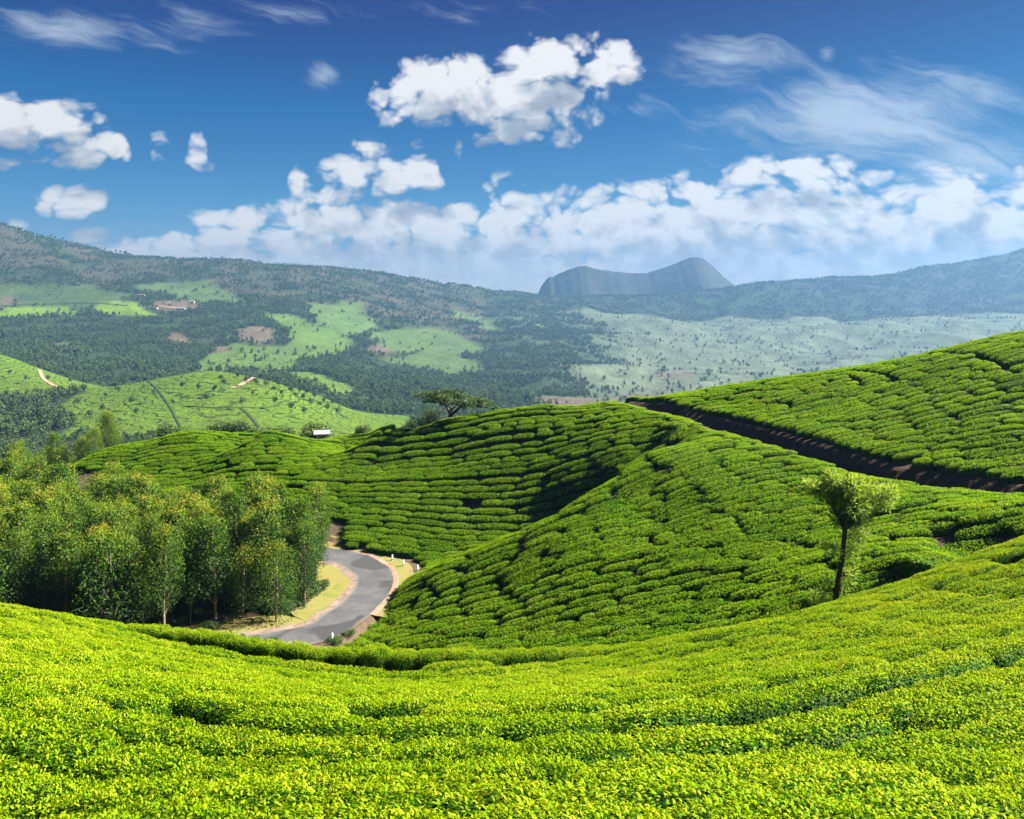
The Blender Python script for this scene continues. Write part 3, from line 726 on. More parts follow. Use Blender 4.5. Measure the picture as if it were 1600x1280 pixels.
def grow_rows(dsep_fn, seeds, step=0.3):
    cell = 1.0; gridd = {}; lines = []
    def near_ok(x, y, d, own=-1, skip=0):
        cx, cyy = int(x // cell), int(y // cell)
        for a in (cx - 1, cx, cx + 1):
            for b in (cyy - 1, cyy, cyy + 1):
                for (qx, qy, k) in gridd.get((a, b), ()):
                    if k != own and (qx - x)**2 + (qy - y)**2 < d * d: return False
        return True
    def add(l):
        k = len(lines); lines.append(l)
        for (x, y) in l: gridd.setdefault((int(x // cell), int(y // cell)), []).append((x, y, k))
    def trace(x, y):
        out = [(x, y)]
        for sgn in (1, -1):
            px, py = x, y; dx, dy = direc(px, py); dx *= sgn; dy *= sgn; acc = []
            for _ in range(220):
                mx, my = direc(px + dx * step * .5, py + dy * step * .5)
                if mx * dx + my * dy < 0: mx, my = -mx, -my
                px += mx * step; py += my * step; dx, dy = mx, my
                if not planted(px, py) or not near_ok(px, py, 0.74 * dsep_fn(py)): break
                acc.append((px, py))
            out = out + acc if sgn == 1 else acc[::-1] + out
        return out
    from collections import deque
    q = deque()
    for (sx, sy) in seeds:
        if planted(sx, sy) and near_ok(sx, sy, dsep_fn(sy)):
            l = trace(sx, sy)
            if len(l) > 3: add(l); q.append(l)
        while q:
            l = q.popleft()
            for i in range(0, len(l), 2):
                x, y = l[i]; dx, dy = direc(x, y); d = dsep_fn(y)
                for s in (1, -1):
                    nx, ny = x - dy * d * s * 1.02, y + dx * d * s * 1.02
                    if planted(nx, ny) and near_ok(nx, ny, 0.97 * d):
                        l2 = trace(nx, ny)
                        if len(l2) > 3: add(l2); q.append(l2)
    return lines
sd = [cast(*p) for p in [(800,1120),(400,1150),(1300,1080),(900,880),(1250,820),(700,760),(400,690),(1450,620),(1200,620),(950,640),(1500,900),(650,960),(1590,700)]]
sd = [s for s in sd if s is not None] + [(float(x), float(y)) for y in range(6, 104, 7) for x in range(-50, 60, 9)]
ROWS = grow_rows(lambda y: 1.11 if y < 33 else 0.74, sd)

BUSH = []   # x, y, length, yaw
for l in ROWS:
    a = np.array(l); s = np.r_[0, np.cumsum(np.linalg.norm(np.diff(a, axis=0), axis=1))]; tot = s[-1]; t = 0.0
    nearf = a[:, 1].mean() < 33
    while t < tot - 0.35:
        L = rng.uniform(1.3, 2.3) if nearf else min(rng.gamma(4, 0.55) + 0.9, 5.0)
        L = min(L, tot - t + 0.3); c = t + L / 2
        x = np.interp(c, s, a[:, 0]); y = np.interp(c, s, a[:, 1])
        x0, y0 = np.interp(max(c - .4, 0), s, a[:, 0]), np.interp(max(c - .4, 0), s, a[:, 1]); x1, y1 = np.interp(c + .4, s, a[:, 0]), np.interp(c + .4, s, a[:, 1])
        if L > 0.55 and rng.random() > (0.03 if nearf else 0.012): BUSH.append((x, y, L, math.atan2(y1 - y0, x1 - x0)))
        t += L + (rng.uniform(-0.28, 0.02) if nearf else (rng.uniform(-0.38, -0.18) if rng.random() < .72 else rng.uniform(0.0, 0.16)))
BUSH = np.array(BUSH)
# odd bushes where the rows leave a bare spot
occ = {}
for l in ROWS:
    for (x, y) in l: occ.setdefault((int(x // 1), int(y // 1)), []).append((x, y))
extra = []
for y in np.arange(33, 104, 0.45):
    for x in np.arange(-62, 60, 0.45):
        if not planted(x, y): continue
        ok = True
        for a in (-1, 0, 1):
            for b in (-1, 0, 1):
                for (qx, qy) in occ.get((int(x // 1) + a, int(y // 1) + b), ()):
                    if (qx - x)**2 + (qy - y)**2 < 0.58**2: ok = False; break
                if not ok: break
            if not ok: break
        if ok:
            dx, dy = direc(x, y); extra.append((x + dx * .3, y + dy * .3, rng.uniform(1.2, 2.0), math.atan2(dy, dx)))
            for s_ in (-.6, -.2, .2, .6, 1.0): occ.setdefault((int((x + dx * s_) // 1), int((y + dy * s_) // 1)), []).append((x + dx * s_, y + dy * s_))
if extra: BUSH = np.vstack([BUSH, np.array(extra)])
print('rows', len(ROWS), 'bushes', len(BUSH))

def bush_core(lx, ly, h, seed, nu=26, nv=9, lump=0.06, boxy=0.55, ze=0.8):
    u = np.linspace(0, 2 * np.pi, nu, endpoint=False); v = np.linspace(-0.22, np.pi / 2, nv)
    Ug, Vg = np.meshgrid(u, v)
    f = lambda a, e: np.sign(a) * np.abs(a)**e
    cx = f(np.cos(Vg), boxy) * f(np.cos(Ug), 0.72); cyy = f(np.cos(Vg), boxy) * f(np.sin(Ug), 0.72); cz = f(np.sin(Vg), ze)
    k = 1 + lump * 2.2 * fbm(np.cos(Ug) * 1.6 * lx + seed * 7.1, np.sin(Ug) * 1.6 + Vg * .7 + seed, 2)
    top = lump * fbm(cx * lx * 2.0 + seed * 3.3, cyy * 2.0 - seed, 2) * 2.0
    V = np.stack([cx * lx * k, cyy * ly * k, np.where(cz > 0, cz * h * (1 + top), cz * 0.9)], -1)
    return V.reshape(-1, 3), grid_faces(nv, nu, True)
def make_bush(name, lx, ly, h, seed, n, L, W, seg, mat, sprout, boxy=.55, ze=.8):
    V, F = bush_core(lx, ly, h, seed, 26, 9, .06, boxy, ze)
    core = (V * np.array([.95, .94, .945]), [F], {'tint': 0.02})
    P, Nn = sample_surface(V, F, n)
    ok = P[:, 2] > 0.02; P, Nn = P[ok], Nn[ok]; n = len(P)
    up = np.array([0, 0, 1.0])
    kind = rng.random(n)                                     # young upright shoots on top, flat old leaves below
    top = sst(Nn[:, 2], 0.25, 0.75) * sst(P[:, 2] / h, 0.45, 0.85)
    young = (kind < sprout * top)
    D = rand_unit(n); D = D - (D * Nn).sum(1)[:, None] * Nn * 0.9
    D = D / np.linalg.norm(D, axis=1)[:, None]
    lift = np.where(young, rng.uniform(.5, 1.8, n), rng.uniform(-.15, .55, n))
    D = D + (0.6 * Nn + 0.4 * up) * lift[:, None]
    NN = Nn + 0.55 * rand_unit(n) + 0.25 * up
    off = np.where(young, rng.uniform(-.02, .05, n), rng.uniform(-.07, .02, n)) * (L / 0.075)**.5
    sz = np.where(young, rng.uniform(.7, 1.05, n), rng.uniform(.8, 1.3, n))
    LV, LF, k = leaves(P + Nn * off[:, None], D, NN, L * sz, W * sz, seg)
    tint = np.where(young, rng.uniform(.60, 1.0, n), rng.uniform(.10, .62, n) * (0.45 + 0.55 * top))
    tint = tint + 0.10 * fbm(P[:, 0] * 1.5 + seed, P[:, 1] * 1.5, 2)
    lv = (LV, [LF], {'tint': np.repeat(np.clip(tint, 0, 1), k)})
    st = []
    for i in range(4):
        a = rng.uniform(0, 6.28); r = rng.uniform(.05, .25)
        st.append((*tube([(r * .3 * math.cos(a), r * .3 * math.sin(a), -.35), (r * math.cos(a), r * math.sin(a), .1), (lx * .5 * math.cos(a), ly * .5 * math.sin(a), h * .6)], [.03, .022, .012], 5),))
    st = [(v, [f], {'tint': 0.0}) for v, f in st]
    fm_n = [len(f) for p in [core] for f in p[1]]
    V, F, A = join([core, lv] + st)
    nt = len(LF); nq = len(F[1]) if len(F) > 1 else 0
    fm = np.zeros(nt + nq, int); fm[nt + len(core[1][0]):] = 1
    return mesh_np(name, V, F, A, [mat, M_TWIG], False, fm)

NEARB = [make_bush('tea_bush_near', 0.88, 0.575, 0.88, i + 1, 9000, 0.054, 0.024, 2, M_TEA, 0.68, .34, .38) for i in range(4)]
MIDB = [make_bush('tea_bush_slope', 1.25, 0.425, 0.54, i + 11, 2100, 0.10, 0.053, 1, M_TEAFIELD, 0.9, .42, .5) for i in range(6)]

bx_, by_, bl, byaw = BUSH.T
dzx, dzy = Hn(bx_, by_)
def bush_rot(yaw, gx_, gy_, k=0.9):
    # lean with the slope: tilt about the bush's own axes
    c, s = np.cos(yaw), np.sin(yaw)
    al = gx_ * c + gy_ * s; ac = -gx_ * s + gy_ * c
    return np.arctan(ac * k), -np.arctan(al * k), yaw
rx, ry, rzz = bush_rot(byaw + np.pi * (rng.random(len(BUSH)) < .5) * 1.0, dzx, dzy)
flip = np.abs(((rzz - byaw) / np.pi) % 2 - 1) < .5
rx, ry, _ = bush_rot(rzz, dzx, dzy)
isnear = by_ < 33
base = np.where(isnear, 0.80 * 2, 1.25 * 2)
sx = (bl + 0.12) / base
# the foreground canopy is almost closed; the rows on the slopes stand apart
sy = np.where(isnear, rng.uniform(.93, 1.10, len(BUSH)), rng.uniform(.90, 1.06, len(BUSH)))
szz = np.where(isnear, rng.uniform(.97, 1.05, len(BUSH)), rng.uniform(.90, 1.10, len(BUSH)))
bz = H(bx_, by_)
px_ = 800 + FP * bx_ / by_; py_ = HORZ - FP * (bz + .8) / by_
inframe = (px_ > -60) & (px_ < 1660) & (py_ < 1400)
# hidden behind a crest?
tt = np.linspace(0.15, 0.97, 60)
vis = np.ones(len(BUSH), bool)
for t in tt:
    vis &= (H(bx_ * t, by_ * t) + .55) < (bz + .95) * t + 0.12
cand = np.nonzero(inframe & vis & isnear)[0]
cand = cand[np.argsort(by_[cand])]
hedge_n = 24
IND = cand[:272]
isind = np.zeros(len(BUSH), bool); isind[IND] = True
print('near bushes', isnear.sum(), 'visible near', len(cand))

def zone_label(px, py):
    col = ('far left', 'left of the middle', 'middle', 'right of the middle', 'far right')[min(4, max(0, int(px // 320)))]
    for lim, band in ((1200, 'nearest the viewer'), (1120, 'in the near foreground'), (1070, 'halfway down the front slope'), (1030, 'low on the front slope'), (0, 'by the front slope lip')):
        if py > lim: break
    return f'yellow-green clipped tea bush {band}, {col} of the picture'
for n_, i in enumerate(IND):
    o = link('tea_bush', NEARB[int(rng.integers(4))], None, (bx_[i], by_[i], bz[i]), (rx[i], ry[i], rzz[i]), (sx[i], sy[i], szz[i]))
    tag(o, zone_label(px_[i], py_[i]), 'tea bush', 'tea bushes of the foreground slope')
# hedge along the lip, in front of which a plucking lane runs
hs = np.r_[0, np.cumsum(np.linalg.norm(np.diff(hedge, axis=0), axis=1))]
for k in range(int(hs[-1] / 0.98)):
    c = 0.5 + k * 0.98; x = np.interp(c, hs, hedge[:, 0]); y = np.interp(c, hs, hedge[:, 1])
    x1, y1 = np.interp(c + .4, hs, hedge[:, 0]), np.interp(c + .4, hs, hedge[:, 1]); yaw = math.atan2(y1 - y, x1 - x)
    gx_, gy_ = Hn(x, y); a = bush_rot(yaw, gx_, gy_, 0.35)
    o = link('tea_bush', NEARB[k % 4], None, (x, y, float(H(x, y)) - .02), (float(a[0]), float(a[1]), yaw), (0.74, 0.80, 1.04 + .05 * math.sin(k * 2.1)))
    tag(o, 'tea bush of the dark-sided hedge along the far lip of the foreground', 'tea bush', 'tea bushes of the lip hedge')

# every other bush: one mass of instances
def instancer(name, pts, rot, scl, idx, meshes, kind='stuff'):
    coll = bpy.data.collections.new(name + '_forms')
    for i, me in enumerate(meshes):
        coll.objects.link(bpy.data.objects.new(f'{name}_form_{i:02d}', me))
    me = bpy.data.meshes.new(name); n = len(pts)
    me.vertices.add(n); me.vertices.foreach_set('co', np.asarray(pts, np.float32).ravel())
    for k, a in (('rot', rot), ('scl', scl)):
        at = me.attributes.new(k, 'FLOAT_VECTOR', 'POINT'); at.data.foreach_set('vector', np.asarray(a, np.float32).ravel())
    at = me.attributes.new('form', 'INT', 'POINT'); at.data.foreach_set('value', np.asarray(idx, np.int32))
    o = link(name, me); o['kind'] = kind
    ng = bpy.data.node_groups.new(name + '_scatter', 'GeometryNodeTree')
    ng.interface.new_socket('Geometry', in_out='INPUT', socket_type='NodeSocketGeometry')
    ng.interface.new_socket('Geometry', in_out='OUTPUT', socket_type='NodeSocketGeometry')
    nd = ng.nodes; gi = nd.new('NodeGroupInput'); go = nd.new('NodeGroupOutput')
    ci = nd.new('GeometryNodeCollectionInfo'); ci.inputs['Collection'].default_value = coll
    ci.inputs['Separate Children'].default_value = True; ci.inputs['Reset Children'].default_value = True
    iop = nd.new('GeometryNodeInstanceOnPoints'); iop.inputs['Pick Instance'].default_value = True
    def na(nm, t):
        a = nd.new('GeometryNodeInputNamedAttribute'); a.data_type = t; a.inputs['Name'].default_value = nm
        return a.outputs['Attribute']
    e2r = nd.new('FunctionNodeEulerToRotation')
    L = ng.links.new
    L(gi.outputs[0], iop.inputs['Points']); L(ci.outputs[0], iop.inputs['Instance'])
    L(na('form', 'INT'), iop.inputs['Instance Index']); L(na('rot', 'FLOAT_VECTOR'), e2r.inputs[0]); L(e2r.outputs[0], iop.inputs['Rotation'])
    L(na('scl', 'FLOAT_VECTOR'), iop.inputs['Scale']); L(iop.outputs[0], go.inputs[0])
    md = o.modifiers.new('scatter', 'NODES'); md.node_group = ng
    return o
m = isnear & ~isind
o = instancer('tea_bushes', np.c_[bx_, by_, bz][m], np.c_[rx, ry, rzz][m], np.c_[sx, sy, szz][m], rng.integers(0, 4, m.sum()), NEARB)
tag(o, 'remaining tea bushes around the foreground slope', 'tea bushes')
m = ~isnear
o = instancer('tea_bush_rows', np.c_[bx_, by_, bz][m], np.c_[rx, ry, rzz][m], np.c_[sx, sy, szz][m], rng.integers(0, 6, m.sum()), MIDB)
tag(o, 'long contour rows of clipped tea bushes covering the hills', 'tea rows')

# ------------------------------------------------------------------ trees
def clump(c, r, n, L, W, flat=1.0, droop=0.3, hang=0.0):
    d = rand_unit(n); rad = rng.random(n)**0.45
    P = np.asarray(c) + d * np.array([r, r, r * flat]) * rad[:, None]
    D = d * 0.7 + 0.9 * rand_unit(n) + np.array([0, 0, -hang])
    LV, LF, k = leaves(P, D, d + 0.6 * rand_unit(n) + np.array([0, 0, .5]), L * rng.uniform(.7, 1.3, n), W * rng.uniform(.7, 1.3, n), 1, droop)
    return LV, LF, k, P, d
def bez(a, b, sag=0.0, n=5, wob_=0.0):
    a, b = np.asarray(a, float), np.asarray(b, float); t = np.linspace(0, 1, n)[:, None]
    p = a + (b - a) * t; p[:, 2] += sag * (4 * t * (1 - t))[:, 0]
    p[1:-1] += rng.normal(size=(n - 2, 3)) * wob_
    return p
def euc_tree(h, cr, base, seed, nlv=5600, lsz=0.19):
    """slender plantation tree: straight stem, ascending twigs, clumped narrow crown; tips of the shoots paler, some reddish"""
    lean = rng.normal(size=2) * 0.02 * h
    zs = np.linspace(-0.4, h * .97, 9); path = np.c_[lean[0] * (zs / h)**2 + .03 * np.sin(zs * 1.3 + seed), lean[1] * (zs / h)**2 + .03 * np.cos(zs * 1.1 + seed), zs]
    tr = [(*tube(path, np.interp(zs, [-.4, h], [0.017 * h, 0.004 * h]), 7),)]
    nc = int(rng.integers(26, 34)); cl = []
    for i in range(nc):
        t = base + (1 - base) * ((i + rng.random()) / nc)
        prof = cr * (math.sin(math.pi * min(1, (t - base) / (1 - base) * .74 + .18)) ** .7) * rng.uniform(.55, 1.0)
        if rng.random() < .12: prof *= 1.25
        a = i * 2.4 + rng.uniform(-.5, .5); z = t * h
        c = np.array([np.interp(z, zs, path[:, 0]) + math.cos(a) * prof * .72, np.interp(z, zs, path[:, 1]) + math.sin(a) * prof * .72, z])
        z0 = max(z - prof * .9 - .2, h * .12); p0 = (np.interp(z0, zs, path[:, 0]), np.interp(z0, zs, path[:, 1]), z0)
        tr.append((*tube(bez(p0, c, -.06, 4), np.linspace(.005 * h, .0018 * h, 4), 4),))
        cl.append((c, rng.uniform(.32, .52) * cr * (1.0 if t < .9 else .75), t))
    cl.append((path[-1] * 1.0, .3 * cr, 1.0))
    parts = []; per = nlv // len(cl)
    for c, r, t in cl:
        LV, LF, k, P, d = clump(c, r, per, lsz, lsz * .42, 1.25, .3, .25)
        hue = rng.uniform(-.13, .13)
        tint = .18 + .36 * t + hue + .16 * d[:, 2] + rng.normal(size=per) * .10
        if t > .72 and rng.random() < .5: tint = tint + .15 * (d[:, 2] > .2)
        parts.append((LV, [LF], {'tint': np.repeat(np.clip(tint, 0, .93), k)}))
    V, F, A = join([(v, [f], {}) for v, f in tr])
    V2, F2, A2 = join(parts)
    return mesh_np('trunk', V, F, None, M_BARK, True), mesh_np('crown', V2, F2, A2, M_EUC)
EUC = [euc_tree(7.3, 1.9, .18, 1), euc_tree(7.8, 1.75, .26, 2), euc_tree(6.9, 2.05, .15, 3), euc_tree(7.4, 1.85, .30, 4), euc_tree(8.0, 1.6, .2, 5), euc_tree(6.5, 2.1, .12, 6), euc_tree(7.0, 1.5, .22, 7), euc_tree(7.6, 2.1, .34, 8)]
EUC_SMALL = [euc_tree(4.2, .95, .45, 8, 1500, .17), euc_tree(4.8, .9, .5, 9, 1500, .17)]
def plant(name, forms, x, y, z, s, rz, label, cat, group=None, w=1.0):
    o = link(name, None, None, (x, y, z), (0, 0, rz), (s * w, s * w, s)); o.empty_display_size = .3
    tag(o, label, cat, group)
    for nm, me in zip(('trunk', 'crown'), forms): link(nm, me, o)
    return o
def zfloor(x, y): return float(H(x, y))
# single trees that stand out along the plantation's edge
def at_floor(px, py):
    q = cast_ground(px, py); return q
def cast_ground(px, py, y0=40, y1=118):
    Y = np.arange(y0, y1, 0.05); x = (px - 800) / FP * Y; z = (HORZ - py) / FP * Y
    h = np.nonzero(H(x, Y) > z)[0]; k = h[0] if len(h) else -1
    return float(x[k]), float(Y[k])
PLANTED = []
for (px, py, top, form, sm, lab) in [
    (432, 972, 842, 2, False, 'bright round-crowned eucalyptus at the plantation corner beside the dry grass verge'),
    (222, 962, 893, 0, True, 'short bright young tree in front of the dark plantation, left of two'),
    (298, 975, 903, 1, True, 'short bright young tree in front of the dark plantation, right of two'),
    (125, 955, 800, 1, False, 'pale-stemmed tall eucalyptus at the front of the plantation with a bare lower trunk'),
    (492, 905, 752, 4, False, 'tall full eucalyptus on the plantation edge nearest the road bend'),
    (470, 935, 772, 0, False, 'reddish-tipped eucalyptus just behind the grass verge of the road'),
    (30, 950, 862, 3, False, 'lower pale-topped eucalyptus at the far left front of the plantation')]:
    x, y = cast_ground(px, py); fm = (EUC_SMALL if sm else EUC)[form]
    hh = (py - top) / FP * y; h0 = max(v.co.z for v in fm[1].vertices)
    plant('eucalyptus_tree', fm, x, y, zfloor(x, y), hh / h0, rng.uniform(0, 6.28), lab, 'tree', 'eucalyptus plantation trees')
    PLANTED.append((x, y, 1.6))
cnt = 0
tries = 0
while cnt < 235 and tries < 30000:
    tries += 1
    x = rng.uniform(-70, -15.5); y = rng.uniform(50, 84)
    back = 71.5 if x > -33 else 71.5 + (-33 - x) * .75
    if y > back: continue
    d, sgn = road_dist(np.array([x]), np.array([y]))
    front = 55.5 + 0.05 * (x + 20)
    if y < front + 1.1 * math.sin(x * .5): continue
    if d[0] < (4.4 if sgn[0] > 0 else 4.0) + 0.5 * math.sin(y): continue
    px = 800 + FP * x / y
    if px < -70: continue
    if any((x - a)**2 + (y - b)**2 < (1.38 if k is None else k)**2 for a, b, k in PLANTED): continue
    PLANTED.append((x, y, None)); cnt += 1
    row = 'front rows' if y < 61 else ('middle rows' if y < 68 else 'back rows')
    sp = 'left edge of the picture' if px < 180 else ('middle of the wood' if px < 370 else 'end by the road')
    s = rng.uniform(.68, 1.10) * (0.9 if px > 440 else 1)
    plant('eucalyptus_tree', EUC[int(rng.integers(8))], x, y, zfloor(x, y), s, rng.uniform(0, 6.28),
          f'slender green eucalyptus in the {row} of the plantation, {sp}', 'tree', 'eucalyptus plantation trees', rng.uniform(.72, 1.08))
print('eucalyptus', cnt)
# trees further back on the left, beyond the road
k = 0; tries = 0; PL2 = []
while k < 46 and tries < 4000:
    tries += 1
    y = rng.uniform(94, 135); px = rng.uniform(-60, 178); x = (px - 800) / FP * y
    if float(road_dist(np.array([x]), np.array([y]))[0][0]) < 3.5 or (px > 60 and y < 104): continue
    if any((x - a)**2 + (y - b)**2 < 2.4**2 for a, b in PL2): continue
    PL2.append((x, y)); k += 1
    plant('eucalyptus_tree', EUC[int(rng.integers(6))], x, y, zfloor(x, y), rng.uniform(.6, .95), rng.uniform(0, 6.28),
          'eucalyptus in the stand behind the plantation, left of the far tea crest', 'tree', 'eucalyptus stand beyond the road')

# shrubs at the feet of the plantation and behind the far crest
def shrub(h, r, seed, n=1500, L=.13, mat=M_SHRUB):
    parts = []; st = []
    for i in range(9):
        a = rng.uniform(0, 6.28); q = rng.random()**.5 * r * .8; c = np.array([q * math.cos(a), q * math.sin(a), h * rng.uniform(.3, .8)])
        LV, LF, k, P, d = clump(c, r * .5, n // 9, L, L * .5, .9)
        parts.append((LV, [LF], {'tint': np.repeat(np.clip(.35 + .3 * d[:, 2] + rng.normal(size=n // 9) * .16, 0, 1), k)}))
        st.append((*tube(bez((0, 0, -.15), c, 0, 4), np.linspace(.03, .01, 4), 4),))
    V, F, A = join([(v, [f], {}) for v, f in st]); V2, F2, A2 = join(parts)
    return mesh_np('stem', V, F, None, M_BARKD, True), mesh_np('foliage', V2, F2, A2, mat)
SHR = [shrub(.95, .75, 1), shrub(.7, .9, 2), shrub(1.25, .7, 3)]
def put_shrub(forms, x, y, s, label, group, name='shrub', cat='shrub'):
    o = link(name, None, None, (x, y, zfloor(x, y)), (0, 0, rng.uniform(0, 6.28)), (s, s, s)); o.empty_display_size = .2
    tag(o, label, cat, group)
    for nm, me in zip(('stem', 'foliage'), forms): link(nm, me, o)
for i in range(34):
    px = 345 + 172 * (i / 33.0); t = (i / 33.0)
    py = np.interp(px, [340, 400, 440, 470, 500, 520], [992, 984, 962, 942, 922, 888]) + rng.uniform(-9, 2)
    x, y = cast_ground(px + rng.uniform(-5, 5), py)
    if float(road_dist(np.array([x]), np.array([y]))[0][0]) < 4.3: continue
    put_shrub(SHR[i % 3], x, y, rng.uniform(.7, 1.25), 'low leafy shrub under the plantation edge along the dry grass verge', 'shrubs along the verge')
for i in range(34):
    x, y = cast_ground(rng.uniform(0, 345), rng.uniform(945, 992))
    put_shrub(SHR[i % 3], x, y, rng.uniform(.6, 1.1), 'low shrub in the shade at the front foot of the plantation', 'shrubs in front of the plantation')
for (px, py) in [(395, 1003), (425, 1004), (378, 1001), (522, 1003), (530, 1006), (545, 992)]:
    x, y = cast_ground(px, py); put_shrub(SHR[1], x, y, .5, 'small scrubby shrub on the near side of the road, above the hedge', 'scrub beside the road')

# small trees and shrubs peeping over the far crest
for (px, Y, top, lab) in [(268,104,660,'small yellow-green bush peeping over the far tea crest, leftmost'),(345,106,655,'round green bush over the far tea crest, left of a pair'),(368,106,653,'taller green bush over the far tea crest, right of a pair'),
                          (325,107,664,'low bush behind the far tea crest beside the round pair'),(404,106,664,'lone small upright bush behind the far tea crest'),(418,107,667,'wide brownish bush behind the far tea crest'),(443,106,663,'small pointed bush behind the far tea crest right of the brownish one'),
                          (484,105,658,'dense dark green bush just left of the white roof'),(500,106,662,'smaller bush close behind the white roof'),(570,103,660,'bushy tree behind the far tea crest left of the flat-topped tree'),(597,103,667,'small olive bush behind the far tea crest'),(620,102,668,'orange-tinged bush behind the far tea crest'),(285,105,668,'tiny bush second from the left over the far tea crest')]:
    x = (px - 800) / FP * Y; z = zfloor(x, Y); h = (HORZ - top) / FP * Y - z
    o = plant('bush', (SHR[0][0], SHR[0][1]), x, Y, z, max(h, .8) / 1.15, rng.uniform(0, 6.28), lab, 'bush', 'bushes behind the far crest')
    for c in o.children:
        if c.name.startswith('crown'): c.name = 'foliage'
        if c.name.startswith('trunk'): c.name = 'stem'

# flat-topped tree on the crest
def umbrella_tree():
    Y = 93.5; s = Y / FP * (160 / 1422)      # metres for one unit of the drawing below (px of a 8.9x enlargement)
    s = Y / FP / 8.89
    o2 = lambda X, Z, d=0.0: np.array([(X - 750) * s, d, (585 - Z) * s])
    tr = []; x0, z0 = 705, 655
    stem = [o2(740, 640), o2(745, 580), o2(765, 525)]
    tr.append((*tube(stem, [.36, .30, .24], 9),))
    limbs = [([(755,540,0),(735,480,.1),(700,410,.3),(620,330,.6),(520,260,.8)], .17), ([(760,535,0),(770,450,-.3),(740,360,-.8),(690,250,-1.2),(680,190,-1.4)], .14),
             ([(765,525,0),(830,480,.2),(890,410,.3),(960,370,.2),(1080,330,.0),(1200,330,-.2)], .19), ([(880,420,.3),(900,340,1.0),(870,280,1.6),(800,230,1.9)], .11),
             ([(930,390,.3),(1010,420,1.2),(1120,440,2.0),(1250,445,2.4)], .10), ([(700,410,.3),(600,380,1.4),(480,370,2.0)], .09), ([(820,485,.2),(850,520,.4),(835,515,.5)], .05),
             ([(640,345,.6),(520,310,-.8),(380,270,-1.2)], .09), ([(960,370,.2),(1100,380,-1.6),(1300,400,-2.0)], .10), ([(770,450,-.3),(900,330,-2.2),(1000,300,-3)], .09)]
    tips = []
    for pts, r in limbs:
        P = np.array([o2(a, b, d) for a, b, d in pts]); tr.append((*tube(P, np.linspace(r, r * .25, len(P)), 6),)); tips.append(P[-1])
    parts = []
    pads = []   # X, Z, depth, half-width, thickness
    for X, Z, d, w in [(660,185,-1.4,95),(760,200,-.5,110),(850,225,.6,90),(340,245,-1.2,70),(440,240,.2,110),(540,240,.8,120),(640,250,1.6,120),(480,300,1.2,110),(600,290,-1.8,120),
                       (440,370,2.0,80),(520,345,1.8,80),(660,390,1.2,60),(720,290,2.2,120),(780,300,-2.4,130),(880,290,1.8,110),(900,320,-2.6,110),(1000,300,-2.9,120),(1060,310,.5,120),(1160,315,-.3,120),(1240,340,-.8,110),(1320,375,-1.8,90),
                       (1120,380,1.8,100),(1210,430,2.4,90),(1400,420,-2.0,60),(1100,440,2.1,70),(960,350,2.6,90),(700,230,-3,100),(820,350,3.0,80),(1020,370,-3.0,90)]:
        c = o2(X, Z, d); w = w * s
        n = int(330 * (w / 1.0)**1.3) + 120
        a = rng.uniform(0, 6.28, n); q = np.sqrt(rng.random(n)) * w
        P = np.c_[c[0] + q * np.cos(a) * 1.1, c[1] + q * np.sin(a) * 1.0, c[2] + (rng.random(n) - .5) * .34 + .22 * (1 - (q / w)**2) - .05]
        D = np.c_[np.cos(a), np.sin(a), rng.uniform(-.35, .25, n)] + .7 * rand_unit(n)
        LV, LF, k = leaves(P, D, rand_unit(n) * .5 + np.array([0, 0, 1.0]), .22 * rng.uniform(.7, 1.3, n), .11, 1)
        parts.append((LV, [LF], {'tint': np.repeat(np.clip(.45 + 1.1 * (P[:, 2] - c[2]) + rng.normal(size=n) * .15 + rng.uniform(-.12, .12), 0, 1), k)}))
    V, F, A = join([(v, [f], {}) for v, f in tr]); V2, F2, A2 = join(parts)
    x, y = (703 - 800) / FP * Y, Y
    z = (HORZ - 655) / FP * Y
    gz = zfloor(x, y)
    o = link('umbrella_tree', None, None, (x, y, z), None, None)
    # reach the ground below the crest
    V3, F3 = tube([(-.1, 0, gz - z - .3), o2(740, 630)], [.42, .35], 9)
    V, F, _ = join([(V, F, {}), (V3, [F3], {})])
    tag(o, 'flat-topped spreading tree with a forked dark trunk on the far tea crest', 'tree')
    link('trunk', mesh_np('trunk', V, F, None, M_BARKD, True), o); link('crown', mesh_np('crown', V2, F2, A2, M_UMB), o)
umbrella_tree()
def round_tree(h, r, seed, n=2600, L=.2, mat=M_UMB):
    parts, st = [], []
    st.append((*tube([(0, 0, -.4), (.05, 0, h * .3), (0, .05, h * .6)], [.045 * h, .035 * h, .02 * h], 7),))
    for i in range(16):
        a = i * 2.4; q = r * (.25 + .55 * rng.random()); c = np.array([q * math.cos(a), q * math.sin(a), h * (.42 + .45 * rng.random())])
        st.append((*tube(bez((0, 0, h * .35), c, .1, 4), np.linspace(.02 * h, .006 * h, 4), 5),))
        LV, LF, k, P, d = clump(c, r * .42, n // 16, L, L * .5, .85)
        parts.append((LV, [LF], {'tint': np.repeat(np.clip(.4 + .28 * d[:, 2] + rng.uniform(-.15, .15) + rng.normal(size=n // 16) * .12, 0, 1), k)}))
    V, F, A = join([(v, [f], {}) for v, f in st]); V2, F2, A2 = join(parts)
    return mesh_np('trunk', V, F, None, M_BARKD, True), mesh_np('crown', V2, F2, A2, mat)
RT = round_tree(4.2, 2.2, 1)
for px, Y, top, lab in [(669, 97, 636, 'small rounded tree left of the flat-topped tree'), (648, 98, 654, 'dark low round tree left of the rounded one, on the far crest')]:
    x = (px - 800) / FP * Y; z = zfloor(x, Y); h = (HORZ - top) / FP * Y - z
    plant('round_tree', RT, x, Y, z, h / 4.4, rng.uniform(0, 6.28), lab, 'tree')

